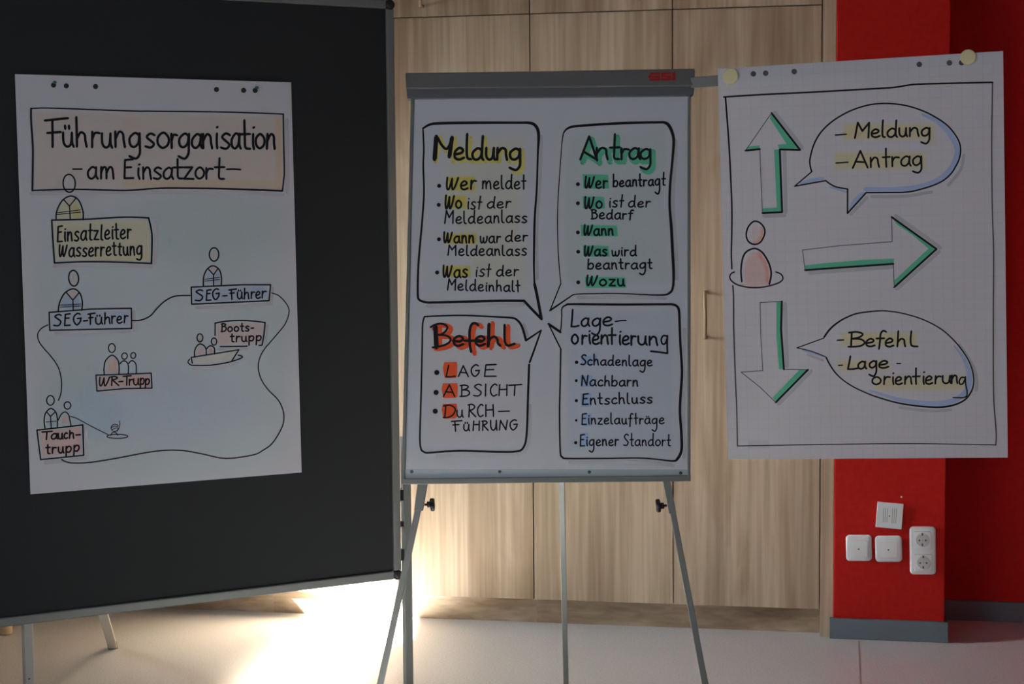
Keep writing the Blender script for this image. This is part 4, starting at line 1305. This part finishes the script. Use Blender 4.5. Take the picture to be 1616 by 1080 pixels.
i.line([(865.8, 511.7), (884.3, 524.2)], 4.0, smooth=False)
i.line([(884.3, 524.2), (885.8, 513)], 2.0, smooth=False)
i.word('Lage', 900.8, 966.7, 516, 514.2, 13, 27, 2.7, desc=14, letters=[(900.8, 913.5), (916.7, 930), (934, 948.5), (951, 967)])
i.line([(971, 507.8), (980, 506.2), (988, 506)], 2.3)
i.word('orientierun', 901.7, 1039, 542.6, 545, 14, 26, 2.9, alt='t', letters=[
    (901.7, 913), (918, 926), (929, 932.5), (934.5, 946), (948, 961), (960, 972), (976, 980), (981.5, 993), (995.5, 1003.5), (1006, 1021), (1024, 1039)])
i.line([(1053, 531), (1047, 530), (1043.5, 536), (1045.5, 543), (1050, 542), (1053, 533)], 2.8)
i.line([(1053.2, 530), (1052.8, 545), (1053.3, 557.8)], 3.0)
i.line([(1053.3, 557.8), (1040, 556), (1027, 554.6)], 3.0, smooth=False)
for x, y, r in ((910, 572, 2.8), (909.4, 601, 2.4), (909.6, 632.6, 2.5), (909.4, 663.7, 2.0), (908.5, 699, 2.6)):
    i.dot(x, y, r)
i.word('Schadenlage', 916.5, 1029.4, 576, 578, 8.6, 16, 2.2, desc=9.5)
i.word('Nachbarn', 917.4, 1007, 609, 609.6, 9, 16.5, 2.2)
i.word('Entschluss', 919, 1029.4, 638.6, 636.5, 9, 17, 2.2)
i.word('Einzelaufträge', 918, 1048, 669.8, 669, 8.8, 16.5, 2.0, desc=12, alt='t')
i.word('Eigener', 915.4, 976, 704, 703.4, 9.5, 17.5, 2.1, desc=10)
i.word('Standort', 984, 1058, 703.8, 704, 9, 18.5, 1.9)
i.build('speech_bubble', MS, 'speech bubble headed Lageorientierung with pale blue highlights')

# ------------------------------------------------------------------ right sheet hung from the side arm
Rp = R
wR = [('rect', (1325, 190, 1480, 226), (.82, .77, .46), .9, 12), ('rect', (1312, 235, 1466, 272), (.82, .77, .46), .9, 12), ('oval', (1470, 226, 16, 6), (.80, .72, .50), .5, 6),
      ('rect', (1322, 520, 1452, 552), (.82, .77, .46), .9, 12), ('rect', (1318, 564, 1408, 590), (.82, .77, .46), .9, 11), ('rect', (1374, 588, 1530, 622), (.82, .77, .48), .85, 12),
      ('poly', [(1180, 372), (1184, 358), (1192, 351), (1200, 356), (1206, 367), (1200, 380), (1190, 385)], (.82, .70, .68), .6, 5),
      ('line', (5, [(1203, 360), (1203, 370), (1197, 381), (1189, 384)]), (.88, .38, .30), .85, 6),
      ('poly', [(1172, 447), (1172, 425), (1178, 402), (1190, 394), (1204, 402), (1213, 420), (1215, 446), (1192, 452)], (.84, .62, .58), .85, 5),
      ('line', (7, [(1198, 400), (1208, 415), (1212, 430), (1211, 446)]), (.88, .30, .22), .9, 10), ('line', (5, [(1170, 449), (1190, 451), (1212, 448)]), (.86, .52, .46), .6, 6),
      ('rect', (1179, 694, 1215, 709), (.62, .64, .67), .5, 3)]
RS = sheet('flipchart_sheet', 'white paper sheet with three green-edged arrows hung by two magnets on the easel side arm', Rp,
           [(1132.6, 108.5), (1583, 80.5), (1590.4, 722.5), (1148.3, 725.3)], 210, 290, 'flipchart_paper_right', 0.04, wR)
i = Ink(Rp)
i.line([(1142.3, 153.2), (1200, 149.5), (1280, 145.6), (1359, 141.2), (1407.6, 138.3), (1430, 135), (1448.8, 133), (1514.6, 131.2), (1566.3, 130)], 2.8)
i.line([(1566.3, 130), (1565.8, 168.8), (1565, 230), (1566, 330), (1568, 400), (1567.6, 500), (1568, 620), (1572, 680), (1571.6, 702.6)], 1.7)
i.line([(1571.6, 702.6), (1450, 700.6), (1340, 701.3), (1163.8, 704.2)], 1.5)
i.line([(1163.8, 704.2), (1162.5, 640), (1161, 610), (1158, 522), (1157.5, 470), (1156.4, 451)], 1.6, w1=2.2)
i.line([(1155, 424.4), (1154, 399.4), (1154.7, 371.7), (1155, 330), (1152.6, 270), (1149.7, 218.5), (1144.8, 153)], 2.4, w1=2.8)
i.build('drawn_border', RS)


def arrow(label, outline, thick, bands, shades):
    i = Ink(Rp)
    for s in shades:
        i.line(s, 6, 'shade', smooth=False, h=.0002)
    for q in bands:
        i.poly(q, 'green')
    for k_, (a, b) in enumerate(zip(outline, outline[1:] + outline[:1])):
        if k_ in thick:
            i.line([a, b], 3.2, smooth=False)
        else:
            i.line([a, b], 1.2, 'ink_grey', smooth=False)
    i.build('arrow', RS, label)


arrow('green-edged arrow pointing up', [(1217.6, 178.5), (1262.6, 236.6), (1230.6, 236), (1234.3, 335), (1203.2, 336.5), (1199, 235.5), (1176.5, 237.8)], (0, 1, 2, 3, 5),
      [[(1217, 180), (1262, 236), (1247, 236), (1215, 187)], [(1227, 228.5), (1252, 226), (1262, 236.5), (1230, 236)], [(1221.5, 236), (1230, 236), (1234, 335), (1226, 329), (1224, 290)],
       [(1203, 329), (1232, 327.5), (1234.3, 335), (1203.2, 336.5)], [(1176.5, 237.8), (1181, 231.5), (1198.8, 229.8), (1199, 235.5)]],
      [[(1223, 178), (1266, 233)], [(1238, 240), (1240, 335)], [(1206, 341), (1238, 340)]])
arrow('green-edged arrow pointing right', [(1266.5, 394.8), (1325, 388), (1408, 381.5), (1407.2, 342.7), (1478, 393.2), (1411.3, 453.5), (1409.7, 416.6), (1270.6, 426.6)], (3, 4, 6),
      [[(1270, 419), (1300, 415.5), (1360, 410.5), (1411, 408.5), (1410, 416.5), (1270.6, 426.6)], [(1407.5, 343), (1478, 393), (1466, 393), (1440, 371), (1415, 354)],
       [(1478, 393), (1411.5, 453), (1411, 443), (1468, 390)]],
      [[(1414, 341), (1484, 391)], [(1482, 397), (1416, 456)], [(1278, 431), (1408, 421.5)]])
arrow('green-edged arrow pointing down', [(1199.5, 477.6), (1233.8, 476), (1232.6, 520), (1237.2, 583.2), (1275, 583.8), (1224.3, 635.4), (1199, 611), (1169.5, 587.6), (1203.8, 585.2), (1200.6, 530)], (1, 2, 4),
      [[(1225.5, 476.5), (1233.8, 476), (1232.6, 520), (1237, 583), (1229.5, 583), (1225, 530)], [(1262, 583.5), (1275, 584), (1224.3, 635), (1219.5, 627.5)]],
      [[(1239, 480), (1238, 520), (1242, 578)][::2], [(1280, 586), (1229, 638)]])

i = Ink(Rp)
i.line([(1192, 349.2), (1186, 352), (1180, 360), (1177.6, 371.5), (1181, 381), (1189.7, 385.8), (1200, 382.5), (1206.6, 370), (1206, 360), (1199.5, 352), (1192, 349.2)], 2.6)
i.line([(1170.7, 444.6), (1169.4, 427), (1172, 408), (1178, 397.5), (1189.7, 392.4), (1199, 395.4), (1206.5, 403), (1214.3, 418), (1217, 433), (1214.2, 448.6)], 2.8)
i.line([(1159, 429.4), (1154, 432), (1151.6, 437.5), (1155, 444), (1164, 449.7), (1178, 453.2), (1191, 454.2), (1206, 453), (1221, 449.4), (1231.5, 445), (1235.6, 439.5), (1232.5, 433), (1224.4, 429.4)], 2.2)
i.build('drawn_figure', RS, 'red drawn figure in a ring')

i = Ink(Rp)
i.line([(1497, 292), (1516, 268), (1521, 245)], 5, 'shade', h=.0002); i.line([(1376, 310.5), (1426, 310), (1470, 303)], 5, 'shade', h=.0002); i.line([(1343, 338), (1368, 312)], 5, 'shade', smooth=False, h=.0002)
i.line([(1456, 181, 4), (1478, 191, 7), (1497, 209, 8), (1510, 233, 8.5), (1508, 252, 8.5), (1498, 270, 9), (1478, 286, 9), (1448, 295.5, 8), (1410, 299, 7.5), (1366, 299, 7)], 8, 'blue', h=.0003)
i.line([(1341, 330, 4), (1350, 318, 9), (1362, 306, 7)], 6, 'blue', h=.0003); i.line([(1264, 289.5, 4), (1282, 285, 7), (1299, 282, 4)], 6, 'blue', h=.0003)
i.line([(1311, 295.5), (1335, 303)], 3.5, 'blue', smooth=False, h=.0003)
i.line([(1281, 271), (1278.6, 262), (1278.4, 250), (1284.5, 228), (1295, 209.5), (1310.5, 194), (1330, 181), (1351.4, 171.3), (1375, 165), (1397.8, 163.4), (1420, 165), (1440.5, 169.5),
        (1462, 177.5), (1481.3, 188), (1496, 199), (1507.3, 212.5), (1514, 225), (1516, 237.2), (1514, 250), (1509, 261.4), (1501, 274), (1488.7, 285), (1472, 293), (1453.5, 298.7),
        (1440, 302), (1425.6, 303.6), (1400, 304), (1367, 304.2)], 2.5, w1=2.4)
i.line([(1367, 304.2), (1337.5, 336.8)], 2.6, smooth=False)
i.line([(1337.5, 336.8), (1337.6, 298.5)], 2.6, smooth=False)
i.line([(1337.6, 298.5), (1327, 296.8), (1318, 294.6), (1310, 290.5), (1303.2, 285.2)], 2.3)
i.line([(1303.2, 285.2), (1254.2, 294)], 2.3, smooth=False)
i.line([(1254.2, 294), (1281, 271)], 2.1, smooth=False)
i.line([(1318.5, 213.2), (1335.5, 212)], 2.4)
i.word('Meldung', 1348.6, 1467.5, 217.6, 214.5, 13, 25, 2.8, desc=11.5, letters=[
    (1348.6, 1373), (1374.6, 1389), (1391, 1397), (1399.6, 1416), (1418, 1432), (1434.5, 1451.5), (1453.5, 1468.5)])
i.line([(1319.3, 257.4), (1338.3, 256.2)], 2.4)
i.word('Antrag', 1345.8, 1454.4, 265, 261.5, 14.5, 28, 2.7, desc=11, alt='t', letters=[
    (1344.5, 1370), (1373, 1389), (1393, 1405), (1407, 1419), (1421, 1437), (1440, 1456)])
i.build('speech_bubble', RS, 'upper oval speech bubble reading Meldung and Antrag')

i = Ink(Rp)
i.line([(1514, 545), (1533, 573), (1541, 596), (1541, 616)], 5, 'shade', h=.0002); i.line([(1420, 643.5), (1470, 649), (1500, 647)], 4.5, 'shade', h=.0002); i.line([(1275, 560), (1299, 569)], 4, 'shade', smooth=False, h=.0002)
i.line([(1506, 546, 2), (1520, 565, 5), (1529, 587, 7), (1529, 607, 8), (1519, 624, 8), (1498, 635, 9), (1468, 637.5, 8), (1422, 631.5, 6), (1390, 622, 4), (1372, 616, 2)], 6, 'blue', h=.0003)
i.line([(1266, 553, 2), (1283, 558, 4), (1300, 563.5, 2)], 3, 'blue', h=.0003)
i.line([(1300.8, 532, 3), (1310, 519.5, 3), (1323, 508.6, 2.8), (1338, 500.3, 2.6), (1355.5, 494.4, 2.4), (1388, 490.8, 2.2), (1408, 492, 2), (1426.5, 495.3, 2), (1450, 502, 2), (1470.6, 511, 2),
        (1488, 521.6, 2), (1503, 535, 2), (1515, 548.5, 2), (1525, 563, 2), (1532, 577, 2), (1536, 592, 2.2), (1536.4, 606, 2.2), (1532, 619.5, 2.6), (1521, 632.5, 2.8), (1499.4, 641, 3),
        (1470.6, 642.9, 2.8), (1422.6, 637.4, 2.5), (1384.3, 627, 2.2), (1363, 618.6, 2), (1346, 610.4, 2), (1331, 600.5, 2), (1319, 589.3, 2.2), (1310, 576.5, 2.4), (1303.7, 564.4, 2.5)], 2)
i.line([(1302.5, 563.2), (1280, 554.6), (1257.7, 549.2)], 1.6)
i.line([(1257.7, 549.2), (1300.3, 533.8)], 1.7, smooth=False)
i.line([(1321.5, 537.2), (1331.3, 536.8)], 2.1)
i.word('Befehl', 1338, 1448.5, 547.4, 547.2, 12.5, 24.5, 2.7, desc=11, letters=[
    (1338, 1365), (1366, 1381), (1382, 1397), (1396.5, 1410.5), (1415, 1430), (1434, 1449)])
i.line([(1323.2, 577), (1329.5, 576.4)], 2.1)
i.word('Lage', 1337, 1402.5, 583, 580.4, 11, 20.5, 2.7, desc=13, letters=[(1337, 1354), (1353.5, 1367), (1371.5, 1384.5), (1386, 1402.5)])
i.line([(1415.4, 574), (1421.4, 574)], 2.2)
i.word('orientierun', 1375.6, 1501, 607.4, 605.6, 12, 26, 2.6, alt='t', letters=[
    (1375.6, 1391), (1394, 1404), (1408, 1411), (1412.5, 1424), (1427, 1440), (1440, 1452), (1455.5, 1459), (1460, 1472), (1475, 1485), (1486, 1501), (1501, 1512)])
i.line([(1522.5, 596.2), (1517.5, 596), (1514, 601), (1515, 606.5), (1519.5, 605.5), (1523, 598.5)], 2.5)
i.line([(1523.5, 595), (1524, 607), (1526.2, 618), (1525.4, 625), (1520.5, 627.8), (1512, 627.9), (1504, 627.6)], 2.4, w1=2.0)
i.build('speech_bubble', RS, 'lower oval speech bubble reading Befehl and Lageorientierung')
for x, y in ((1188.9, 116.6), (1208.2, 115.6), (1253.4, 113), (1450.8, 101.7), (1498.3, 99.3), (1517.6, 99)):
    i = Ink(Rp); i.dot(x, y, 4.4, 'slot', h=.0003)
    i.build('punch_hole', RS)
for x, y, lab in ((1153, 120.5, 'round pale yellow magnet at the left top corner of the arrow sheet'), (1527.6, 90.5, 'round pale yellow magnet at the right top corner of the arrow sheet')):
    q = Rp.hit(x, y)
    r_ = (Rp.hit(x + 12.6, y) - q).length
    b = MB(); b.lathe(q + Rp.n * .0004, Rp.n, ((0, r_ * .90), (.0005, r_ * .92), (.005, r_), (.0068, r_ * .97), (.0075, r_ * .88)), 40)
    tag(b.build('magnet', M['magnet']), lab, 'magnet', 'magnets holding the right sheet')
